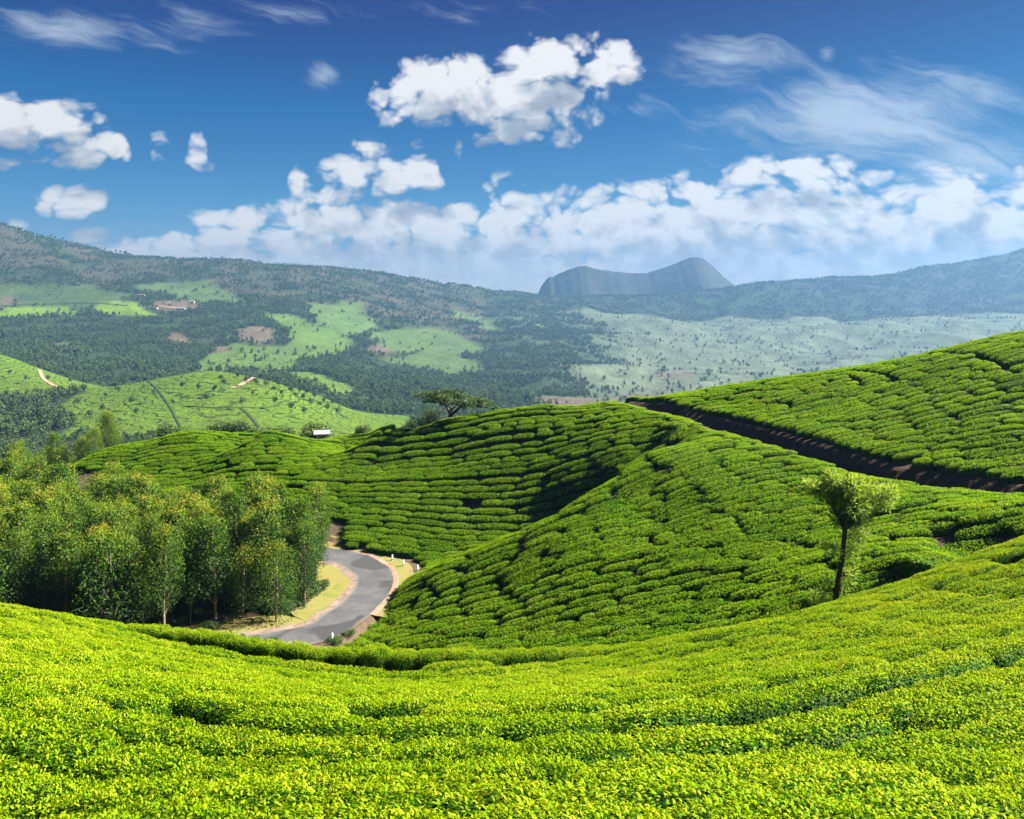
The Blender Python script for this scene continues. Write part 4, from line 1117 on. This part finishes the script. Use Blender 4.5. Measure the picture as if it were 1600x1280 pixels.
# pollarded silver oak on the right
def silver_oak():
    px, py = 1305, 948; Y = 34.0; s = Y / FP / 3.636
    o2 = lambda X, Z, d=0.0: np.array([(X - 525) * s, d, (905 - Z) * s])
    tr = []
    P = np.array([o2(522, 960), o2(525, 880), o2(545, 740), o2(562, 640), o2(572, 560), o2(578, 480), o2(580, 455)])
    tr.append((*tube(P, [.15, .135, .12, .11, .10, .10, .11], 10),))
    for pts, r in [([(578,465,0),(560,410,.1),(530,360,.2),(525,300,.3),(540,230,.2)], .11), ([(582,460,0),(610,410,-.1),(640,340,-.1),(650,270,0),(640,220,.1)], .12),
                   ([(580,455,0),(585,400,.35),(590,320,.5),(590,240,.5)], .09), ([(575,470,0),(600,420,-.4),(620,340,-.6),(600,260,-.6)], .08), ([(530,360,.2),(470,290,.1),(400,240,0)], .04),
                   ([(640,340,-.1),(720,300,.1),(820,280,.1)], .04), ([(575,520,0),(610,500,.1),(660,480,.2)], .025), ([(568,600,0),(600,600,.1),(640,570,.2)], .022), ([(548,720,0),(580,740,.1),(620,720,.2)], .02),
                   ([(540,780,0),(500,820,.1),(450,860,.2)], .02), ([(565,620,0),(520,600,-.1),(480,575,-.1)], .018)]:
        Q = np.array([o2(*p) for p in pts]); tr.append((*tube(Q, np.linspace(r, r * .35, len(Q)), 6),))
    parts = []
    def tuft(X, Z, d, R, n, light, L=.24):
        c = o2(X, Z, d); R = R * s * .86; n = int(n * (.62 if Z < 450 else .42))
        dd = rand_unit(n); P = c + dd * R * (rng.random(n)**.4)[:, None]
        D = dd + .5 * rand_unit(n) + np.array([0.1, 0, .35])
        LV, LF, k = leaves(P, D, rand_unit(n), L * rng.uniform(.6, 1.3, n), L * .16, 1, .5)
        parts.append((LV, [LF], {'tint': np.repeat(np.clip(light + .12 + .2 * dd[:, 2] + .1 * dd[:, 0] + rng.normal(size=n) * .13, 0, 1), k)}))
    for X, Z, d, R, n, l in [(525,215,.1,75,900,.62),(480,260,.3,60,600,.5),(560,260,.3,80,1000,.45),(570,330,.2,75,900,.3),(600,390,.1,60,700,.25),(560,410,.3,45,400,.2),(640,250,0,85,1100,.5),(700,240,-.1,60,600,.6),(700,310,.1,65,800,.55),
                               (650,340,.3,70,800,.4),(680,380,0,55,500,.55),(630,200,-.2,50,500,.65),(590,210,-.5,60,500,.6),(520,180,.2,40,300,.75),(640,420,.2,40,300,.4),(600,300,-.6,90,700,.45),(600,290,.7,80,700,.42),
                               (400,225,0,42,240,.7),(440,250,.1,45,260,.65),(370,215,0,28,120,.75),(800,260,.1,60,330,.75),(850,250,.1,45,200,.8),(790,310,.1,45,220,.75),(830,330,.1,30,100,.8),(760,330,.1,40,180,.7),
                               (650,490,.2,48,330,.75),(690,500,.2,40,220,.8),(640,550,.2,45,300,.72),(680,570,.2,28,120,.8),(630,610,.2,38,200,.7),(600,640,.1,28,120,.65),(520,600,-.1,32,140,.6),(480,575,-.1,32,130,.65),(470,560,-.1,20,60,.7),
                               (590,720,.1,38,160,.7),(630,715,.2,34,140,.72),(600,770,.1,40,180,.68),(570,830,.1,36,150,.65),(480,790,.1,30,110,.7),(440,850,.2,45,230,.65),(480,850,.1,36,150,.62),(420,880,.2,36,150,.66),(540,880,.1,30,100,.6)]:
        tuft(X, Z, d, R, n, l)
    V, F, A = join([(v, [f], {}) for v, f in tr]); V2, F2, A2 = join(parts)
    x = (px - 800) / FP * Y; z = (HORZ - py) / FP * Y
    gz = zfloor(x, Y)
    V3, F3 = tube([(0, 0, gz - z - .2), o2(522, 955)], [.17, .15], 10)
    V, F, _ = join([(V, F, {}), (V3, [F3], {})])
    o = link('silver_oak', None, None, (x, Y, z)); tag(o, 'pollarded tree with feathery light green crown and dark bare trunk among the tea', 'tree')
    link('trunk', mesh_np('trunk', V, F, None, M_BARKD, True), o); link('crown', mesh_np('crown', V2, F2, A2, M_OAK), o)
    print('oak base gap', gz - z)
silver_oak()

# ------------------------------------------------------------------ roadside markers
def box(x0, x1, y0, y1, z0, z1, top=1.0):
    cx, cy_ = (x0 + x1) / 2, (y0 + y1) / 2
    V = [(x, y, z0) for x, y in ((x0, y0), (x1, y0), (x1, y1), (x0, y1))] + [(cx + (x - cx) * top, cy_ + (y - cy_) * top, z1) for x, y in ((x0, y0), (x1, y0), (x1, y1), (x0, y1))]
    return np.array(V, float), np.array([(0, 3, 2, 1), (4, 5, 6, 7), (0, 1, 5, 4), (1, 2, 6, 5), (2, 3, 7, 6), (3, 0, 4, 7)])
def post_mesh():
    a = box(-.085, .085, -.085, .085, -.2, .62, .92); b = box(-.078, .078, -.078, .078, .62, .70, .45)
    V, F, _ = join([(*a[:1], [a[1]], {}), (*b[:1], [b[1]], {})])
    return mesh_np('shaft', V, F, None, M_WHITE)
PM = post_mesh(); c_ = box(-.09, .09, -.09, .09, .10, .22, 1.0); PB = mesh_np('band', c_[0], c_[1], None, M_BLACK)
for (px, py, tilt, lab) in [(613, 877, .02, 'white roadside marker post outside the bend, leftmost of three'), (631, 885, -.02, 'white roadside marker post outside the bend, middle of three'), (654, 893, -.13, 'leaning white roadside marker post, rightmost of three'),
                            (519, 1003, .05, 'white marker post on the near edge of the road above the hedge')]:
    x, y = cast_ground(px, py, 45)
    o = link('marker_post', None, None, (x, y, zfloor(x, y)), (0, tilt, .4), (.75, .75, .85)); tag(o, lab, 'post', 'roadside marker posts')
    link('shaft', PM, o); link('band', PB, o)

# ------------------------------------------------------------------ far land
def in_poly(px, py, poly):
    c = np.zeros(px.shape, bool); n = len(poly)
    for i in range(n):
        x0, y0 = poly[i]; x1, y1 = poly[i - 1]
        if y0 == y1: continue
        c ^= ((y0 > py) != (y1 > py)) & (px < (x1 - x0) * (py - y0) / (y1 - y0) + x0)
    return c
FPYr = HORZ - FZg / FYg * FP      # where each place of the far land comes to lie above or below eye level
wx = 26 * fbm(FXg / 60, FYg / 60, 4); wy = 11 * fbm(FXg / 60 + 9, FYg / 60, 4)
PXw, PYw = FPXg + wx, FPYr + wy
cover = np.empty(FPXg.shape + (3,)); tea = np.zeros(FPXg.shape)
woodn = fbm(FXg / 160, FYg / 160, 4)
cover[:] = (0.020, 0.031, 0.012)
klass = np.zeros(FPXg.shape, int)   # 0 wood, 1 tea, 2 open hillside, 3 bare soil, 4 pale valley fields, mist partly put into their colour
def paint(mask, col, t=None, k=1):
    cover[mask] = col; klass[mask] = k
    if t is not None: tea[mask] = t
hill = (FYg > 1750) & (FPXg < 700)
k = sst(FYg, 1750, 2000)[..., None] * (FPXg < 760)[..., None] * sst(fbm(FXg / 140 + 3, FYg / 110, 4), -.18, .12)[..., None]
cover = cover * (1 - k) + np.array((0.042, 0.039, 0.022)) * k; klass[(k[..., 0] > .5)] = 2
rv = fbm(FXg / 300 + 7, FYg / 300, 4) + 1.2 * (sst(FPXg, 700, 1150) - .75) + .35 * fbm(FXg / 80, FYg / 80, 3) + .55 * (ridged(FXg / 460 + 2, FYg / 460 + 5, 5) - .15)
rvm = (FYg > 900) & (FYg < 2650 + 250 * fbm(FXg / 200, FYg / 200, 3)) & (FPXg > 640)
rw = (sst(rv, -.42, .22) * rvm)[..., None]
cover = cover * (1 - rw) + np.array((0.082, 0.100, 0.060)) * rw; klass[(rw[..., 0] > .5)] = 4; tea = np.maximum(tea, .3 * rw[..., 0])
paint((FPXg > 800) & (FYg > 2650 + 250 * fbm(FXg / 150, FYg / 150, 3)), (0.02, 0.031, 0.012), None, 0)
TEA_P = [
 ([(120,618),(150,603),(200,592),(250,584),(330,578),(400,580),(460,596),(520,618),(640,650),(660,680),(300,690),(100,680),(112,650),(95,636)], (300, 760), (0.060, 0.105, 0.006), 1),
 ([(-300,552),(60,552),(110,568),(175,602),(150,612),(110,612),(0,624),(-300,630)], (500, 830), (0.060, 0.105, 0.007), 1),
 ([(-300,478),(110,481),(128,488),(60,497),(-300,500)], (1300, 1750), (0.085, 0.145, 0.012), .4),
 ([(146,468),(212,471),(236,491),(200,494),(150,490)], (1300, 1900), (0.11, 0.17, 0.012), .4),
 ([(400,488),(480,500),(525,520),(560,532),(540,549),(470,562),(440,548),(455,520)], (900, 1900), (0.065, 0.11, 0.018), .8),
 ([(310,562),(360,536),(440,541),(475,562),(440,582),(310,584)], (800, 1700), (0.06, 0.10, 0.018), .7),
 ([(480,478),(560,470),(585,515),(540,527),(490,500)], (1500, 2400), (0.06, 0.10, 0.025), .5),
 ([(200,446),(330,438),(385,476),(300,472)], (1600, 2300), (0.05, 0.08, 0.022), .3),
 ([(575,520),(680,510),(765,545),(700,558),(600,548)], (1200, 2400), (0.055, 0.09, 0.022), .5),
 ([(705,486),(740,488),(785,516),(760,518)], (1700, 2800), (0.06, 0.095, 0.025), .4),
 ([(-300,440),(140,448),(214,460),(140,480),(-300,478)], (1450, 2200), (0.042, 0.07, 0.02), .5),
 ([(430,582),(490,582),(560,612),(530,618)], (740, 1500), (0.07, 0.12, 0.012), .8),
 ([(600,560),(690,548),(760,575),(700,590)], (900, 1800), (0.05, 0.08, 0.02), .5),
]
for poly, (ya, yb), col, t in TEA_P:
    paint(in_poly(PXw, PYw, poly) & (FYg > ya) & (FYg < yb), col, t)
for cx_, cy_, rx_, ry_ in [(400,523,40,13),(274,527,16,7),(95,540,17,6),(343,547,17,6),(15,471,16,8),(290,533,14,5),(270,478,45,8),(885,628,60,9),(1010,622,60,7),(590,548,22,8),(1050,585,30,5)]:
    paint((((PXw - cx_) / rx_)**2 + ((PYw - cy_) / ry_)**2 + 2.2 * fbm(FXg / 14, FYg / 14, 3) < .8) & (FYg > 600) & (FYg < 2200), (0.085, 0.064, 0.044), 0, 3)
for _ in range(2):                    # cover types grade into each other
    cover[1:-1, 1:-1] = .4 * cover[1:-1, 1:-1] + .15 * (cover[:-2, 1:-1] + cover[2:, 1:-1] + cover[1:-1, :-2] + cover[1:-1, 2:])
V = np.stack([FXg, FYg, FZg], -1).reshape(-1, 3)
o = link('hills', mesh_np('hills', V, grid_faces(*FXg.shape), {'cover': cover.reshape(-1, 3), 'tea': tea.ravel()}, M_FARLAND, True)); tag(o, kind='structure')

# far peak
sil = np.array([(560,520),(700,500),(790,485),(838,466),(846,447),(852,438),(858,433),(864,433),(872,428),(890,421),(905,416),(916,416),(930,420),(955,424),(985,427),(1010,427),(1030,421),(1050,414),(1066,407),(1080,402),(1093,402),(1103,407),(1115,417),(1130,432),(1148,447),(1170,459),(1210,470),(1300,485),(1460,505)], float)
PYR = 3500.0
pxs = np.linspace(560, 1460, 361); ridge = np.interp(pxs, sil[:, 0], sil[:, 1])
dd = np.linspace(-1, 1, 121); dd = 1000 * np.sign(dd) * np.abs(dd)**1.7
PXg, PDg = np.meshgrid(pxs, dd)
top = (HORZ - np.interp(PXg, sil[:, 0], sil[:, 1])) / FP * PYR + 5 * fbm(PXg / 9, PXg * 0, 4)
Xp = (PXg - 800) / FP * PYR; Yp = PYR + PDg
fall = np.abs(PDg)
Zp = top - fall * np.where(fall < 250, .62, .45) + np.where(fall < 250, 0, -.17 * 250 + 0) + 16 * ridged(Xp / 260, Yp / 260, 5) * sst(fall, 10, 160) - 10 * sst(fall, 10, 160)
o = link('distant_peak', mesh_np('distant_peak', np.stack([Xp, Yp, Zp], -1).reshape(-1, 3), grid_faces(121, 361), None, M_ROCK, True)); tag(o, 'blue twin-humped mountain far behind the valley', 'mountain', None, 'structure')

# ------------------------------------------------------------------ far trees
def low_tree(h, r, n, L, narrow, seed):
    V0, F0 = tube([(0, 0, -1.0), (0, 0, h * .6)], [.022 * h, .012 * h], 4)
    parts = [(V0, [F0], {'tint': 0.0})]
    m = 7
    for i in range(m):
        t = (i + .5) / m; a = i * 2.4 + seed; z = h * ((.35 if not narrow else .28) + .6 * t); q = r * (1 - t * .75) * (.5 if not narrow else .35)
        LV, LF, k, P, d = clump((q * math.cos(a), q * math.sin(a), z), r * (.62 - .22 * t), n // m, L, L * .65, .85)
        parts.append((LV, [LF], {'tint': np.repeat(np.clip(.4 + .3 * d[:, 2] + rng.normal(size=n // m) * .15, 0, 1), k)}))
    V, F, A = join(parts)
    return mesh_np('far_tree', V, F, A, M_FAR)
LOWT = [low_tree(8, 3.6, 98, 1.9, False, 0), low_tree(9.5, 3.0, 98, 1.8, True, 1), low_tree(7, 4.0, 98, 2.0, False, 2), low_tree(11, 2.8, 98, 1.7, True, 3)]
# two-storey look of lone shade trees: bare stem, small head
def shade_tree(h, r, seed):
    V0, F0 = tube([(0, 0, -1.0), (.1, 0, h * .5), (0, .1, h * .85)], [.018 * h, .013 * h, .007 * h], 5)
    tr = [(V0, [F0], {})]; parts = []
    for i in range(7):
        a = i * 2.4 + seed; q = r * rng.uniform(.15, .75); z = h * rng.uniform(.62, .95)
        c = np.array([q * math.cos(a), q * math.sin(a), z])
        tr.append((*tube(bez((0, 0, h * .55), c, 0, 3), [.008 * h, .006 * h, .003 * h], 3),)); tr[-1] = (tr[-1][0], [tr[-1][1]], {})
        LV, LF, k, P, d = clump(c, r * .5, 34, .9, .5, .8)
        parts.append((LV, [LF], {'tint': np.repeat(np.clip(.4 + .3 * d[:, 2] + rng.normal(size=34) * .15, 0, 1), k)}))
    V, F, A = join(tr); V2, F2, A2 = join(parts)
    return mesh_np('trunk', V, F, None, M_BARKD, True), mesh_np('crown', V2, F2, A2, M_FAR)
SHADE = [shade_tree(9, 2.2, 1), shade_tree(10, 1.9, 2), shade_tree(8, 2.4, 3)]
cov = lambda px, Y: cover[np.clip(np.interp(np.log(Y), FLY, np.arange(len(FLY))).astype(int), 0, len(FLY) - 1), np.clip(((px + 700) / 5).astype(int), 0, len(FPX) - 1)]
cls = lambda px, Y: klass[np.clip(np.interp(np.log(Y), FLY, np.arange(len(FLY))).astype(int), 0, len(FLY) - 1), np.clip(((px + 700) / 5).astype(int), 0, len(FPX) - 1)]
def visible_far(px, Y, z):
    ok = np.ones(len(px), bool)
    for t in np.linspace(.12, .985, 70):
        yy = Y * t; g = np.where(yy > 150, farH(px, np.maximum(yy, 110)), H((px - 800) / FP * yy, yy))
        ok &= g < z * t + 6
    return ok
n = 420000
px = rng.uniform(-90, 1690, n); Y = np.exp(rng.uniform(math.log(420), math.log(3700), n))
keep = rng.random(n) < (Y / 3700)**1.1 * 1.2
px, Y = px[keep], Y[keep]
x = (px - 800) / FP * Y
clus = fbm(x / 70, Y / 70, 4); big = fbm(x / 330 + 5, Y / 330, 3)
wood = cls(px, Y)
prob = np.choose(wood, [0.95, 0.03, 0.5, 0.02, 0.05])
prob = prob * np.clip(.6 + 3.0 * clus + .9 * big, 0.02, 1.2)
prob = np.where((Y < 790) & (wood == 1), 0, prob)
prob = np.where((Y < 600), prob * .9, prob)
kp = rng.random(len(px)) < prob
px, Y, x = px[kp], Y[kp], x[kp]; z = farH(px, Y)
kp = visible_far(px, Y, z + 8); px, Y, x, z = px[kp], Y[kp], x[kp], z[kp]
if len(px) > 60000:
    q = rng.choice(len(px), 60000, replace=False); px, Y, x, z = px[q], Y[q], x[q], z[q]
print('far trees', len(px))
# scrubby wood on the valley side just beyond the near stand, left
pq = rng.uniform(-90, 240, 2600); Yq = np.exp(rng.uniform(math.log(150), math.log(440), 2600)); kq = fbm((pq - 800) / FP * Yq / 16, Yq / 16, 3) > -.12
pq, Yq = pq[kq], Yq[kq]; px = np.r_[px, pq]; Y = np.r_[Y, Yq]; x = np.r_[x, (pq - 800) / FP * Yq]; z = np.r_[z, farH(pq, Yq)]
n = len(px); s = rng.uniform(.45, 1.0, n) * np.where(Y < 440, .55, 1.0) * np.where(Y > 3000, 1.25, 1.0) * np.where(Y < 900, .8, 1.0)
o = instancer('far_forest', np.c_[x, Y, z], np.c_[np.zeros(n), np.zeros(n), rng.uniform(0, 6.28, n)], np.c_[s, s, s * rng.uniform(.85, 1.2, n)], rng.integers(0, 4, n), LOWT)
tag(o, 'hazy woodland spread over the far slopes and ridges', 'woodland')

def far_single(px, Y, s, label, group, forms):
    x = (px - 800) / FP * Y; z = float(farH(px, Y))
    o = link('shade_tree', None, None, (x, Y, z), (0, 0, rng.uniform(0, 6.28)), (s, s, s)); o.empty_display_size = 1
    tag(o, label, 'tree', group)
    for nm, me in zip(('trunk', 'crown'), forms): link(nm, me, o)
# shade trees dotted over the bright hill, and those on the left-hand one
PTS = [(122,640),(165,628),(185,618),(205,640),(250,600),(285,612),(310,618),(335,622),(345,600),(300,588),(372,600),(385,605),(392,598),(400,610),(408,598),(415,612),(420,604),(428,617),(436,610),(440,625),(447,612),(455,622),(462,630),(468,618),(474,632),(480,625),(486,640),(492,630),(500,642),(506,634),(512,648),(520,640),(527,650),(360,590),(350,612),(322,634),(378,640),(270,640),(212,655),(160,650),(240,628),(140,660),(395,625),(430,640),(455,648),(475,655),(410,585),(340,583),(190,605),(155,612)]
for i, (px, py) in enumerate(PTS):
    Yh = farcast(px, py, 400)
    if Yh is None or Yh > 790: continue
    sp = 'right flank' if px > 400 else ('left flank' if px < 220 else 'face')
    far_single(px, Yh, rng.uniform(.75, 1.1), f'thin-stemmed shade tree dotted over the {sp} of the bright green tea hill', 'shade trees on the tea hill', SHADE[i % 3])
for i, (px, py) in enumerate([(22,560),(45,572),(62,580),(75,600),(100,592),(118,598),(135,605),(110,604),(15,590),(40,600),(90,575)]):
    Yh = farcast(px, py, 500)
    if Yh is None or Yh > 860: continue
    far_single(px, Yh, rng.uniform(.7, 1.0), 'thin shade tree on the smaller tea hill at the far left', 'shade trees on the left tea hill', SHADE[i % 3])
# trees standing up along the skyline on the left
for i, px in enumerate([4,12,20,27,35,44,50,58,66,75,80,86,91,98,104,112,120,128,135,143,150,157,164,172,181,188,194,197,203,268,330,352,375,405,430,436,445,460,540,600,640,678,684,690]):
    Ys = np.exp(np.linspace(math.log(1700), math.log(3100), 200)); zz = farH(np.full(200, float(px)), Ys); j = int(np.argmax(zz / Ys))
    big = 1.5 if px in (80, 86, 98, 181, 188, 194, 197, 684) else rng.uniform(.8, 1.2)
    far_single(px, Ys[j], big * 1.2, 'small dark tree silhouetted on the left-hand skyline ridge', 'trees on the left skyline', SHADE[i % 3])

# ------------------------------------------------------------------ paths on the far hills
def far_ribbon(pts, w, name, mat, y0=400, ymax=3000, lift=.5):
    P = []
    pts = polyline(pts, 6)
    for a, b in pts:
        Yh = farcast(a, b, y0)
        if Yh is not None and Yh < ymax: P.append(((a - 800) / FP * Yh, Yh))
    if len(P) < 3: return
    ribbon(np.array(P), np.array([-w / 2, 0, w / 2]), lambda x, y: farH(800 + FP * x / y, y) + lift, name, mat)
far_ribbon([(222,590),(240,603),(258,625),(270,645),(282,668)], 1.3, 'path', M_LANE, 400, 800, .35)
far_ribbon([(62,578),(68,592),(84,603),(98,608)], 3.5, 'path', M_PATH, 500, 860, .4)
far_ribbon([(0,622),(50,620),(80,612),(100,608),(112,610)], 4, 'path', M_PATH, 450, 900, .4)
far_ribbon([(362,607),(376,602),(388,594),(402,589)], 3.5, 'path', M_PATH, 400, 800, .4)
far_ribbon([(285,635),(330,637),(380,637),(420,637),(445,628)], 1.3, 'path', M_LANE, 400, 800, .35)
far_ribbon([(470,624),(500,628),(530,632),(528,645),(545,655)], 2.4, 'path', M_LANE, 400, 800, .35)
far_ribbon([(375,637),(390,650),(405,668)], 1.8, 'path', M_LANE, 400, 800, .35)
far_ribbon([(112,645),(104,655),(100,668)], 5, 'path', M_PATH, 350, 800, .4)
far_ribbon([(0,478),(60,476),(140,474),(200,478)], 5, 'path', M_LANE, 1200, 2200, .8)
far_ribbon([(245,478),(280,482),(305,482)], 7, 'path', M_PATH, 1200, 2200, .8)

# ------------------------------------------------------------------ houses
def house(x, y, z, w, d, h, rh, rz, label, roofm, wallm=None, nw=3):
    o = link('house', None, None, (x, y, z), (0, 0, rz)); tag(o, label, 'house')
    v, f = box(-w / 2, w / 2, -d / 2, d / 2, -1.5, h); link('wall', mesh_np('wall', v, f, None, wallm or M_CREAM), o)
    e = .35; t = .12
    V = np.array([(-w/2-e, -d/2-e, h-.1), (w/2+e, -d/2-e, h-.1), (w/2+e, 0, h+rh), (-w/2-e, 0, h+rh), (-w/2-e, d/2+e, h-.1), (w/2+e, d/2+e, h-.1)], float)
    V = np.vstack([V, V + [0, 0, t]])
    F4 = np.array([(6,7,8,9), (9,8,11,10), (0,3,2,1), (3,4,5,2), (0,1,7,6), (5,4,10,11)]); 
    F4b = np.array([(0,6,9,3), (3,9,10,4), (1,2,8,7), (2,5,11,8)])
    link('roof', mesh_np('roof', V, np.vstack([F4, F4b]), None, roofm), o)
    for i in range(nw):
        cx_ = -w / 2 + w * (i + .5) / nw
        if i == nw // 2:
            v, f = box(cx_ - .5, cx_ + .5, -d / 2 - .06, -d / 2 + .02, 0, min(2.0, h - .2)); link('door', mesh_np('door', v, f, None, M_TILE), o)
        else:
            v, f = box(cx_ - .55, cx_ + .55, -d / 2 - .05, -d / 2 + .02, .9, min(2.0, h - .2)); link('window', mesh_np('window', v, f, None, M_GLASS), o)
Y = 104.0; px = 503; x = (px - 800) / FP * Y; zr = (HORZ - 670.5) / FP * Y
house(x, Y, zr - 1.75, 1.5, 1.2, 1.2, .3, .25, 'small hut with a pale sheet roof showing over the far tea crest', M_SHEET, None, 3)
for px, py, w, d, h, rz, lab, rm in [(301,474,9,6,4.5,.2,'white house standing highest on the far village terrace',M_SHEET),(284,484,14,6,3,.1,'long low pale building at the foot of the far village terrace',M_SHEET),(262,474,10,6,3,.3,'brown-roofed house in the middle of the far village terrace',M_TILE),
                                 (222,463,11,6,3,.1,'brown-roofed house at the upper left of the far village, by tall trees',M_TILE),(243,483,9,5,3,-.2,'small brown-roofed house at the lower left of the far village terrace',M_TILE)]:
    Yh = farcast(px, py, 1200)
    if Yh is None: continue
    house((px - 800) / FP * Yh, Yh, float(farH(px, Yh)), w, d, h, 1.2, rz, lab, rm)

# ------------------------------------------------------------------ haze
def haze():
    m = bpy.data.materials.new('haze'); m.use_nodes = True; m.node_tree.nodes.clear(); N = NT(m.node_tree)
    out = N.new('ShaderNodeOutputMaterial'); pv = N.new('ShaderNodeVolumePrincipled')
    pv.inputs['Color'].default_value = (*HAZE_COLOR, 1); pv.inputs['Density'].default_value = HAZE_DENSITY; pv.inputs['Anisotropy'].default_value = HAZE_G
    N.l.new(pv.outputs[0], out.inputs['Volume'])
    zb = min(FZg.min(), Zp.min(), ZZ.min()) - 1.0; zt = max(FZg.max(), Zp.max(), 0) + 18
    print('haze z', zb, zt, 'far max', FZg.max(), 'peak', Zp.max())
    xm = max(abs(FXg).max(), abs(Xp).max()) + 20
    v, f = box(-xm, xm, -60, FYg.max() + 20, zb, zt)
    o = link('haze', mesh_np('haze', v, f, None, m)); o['kind'] = 'stuff'
haze()
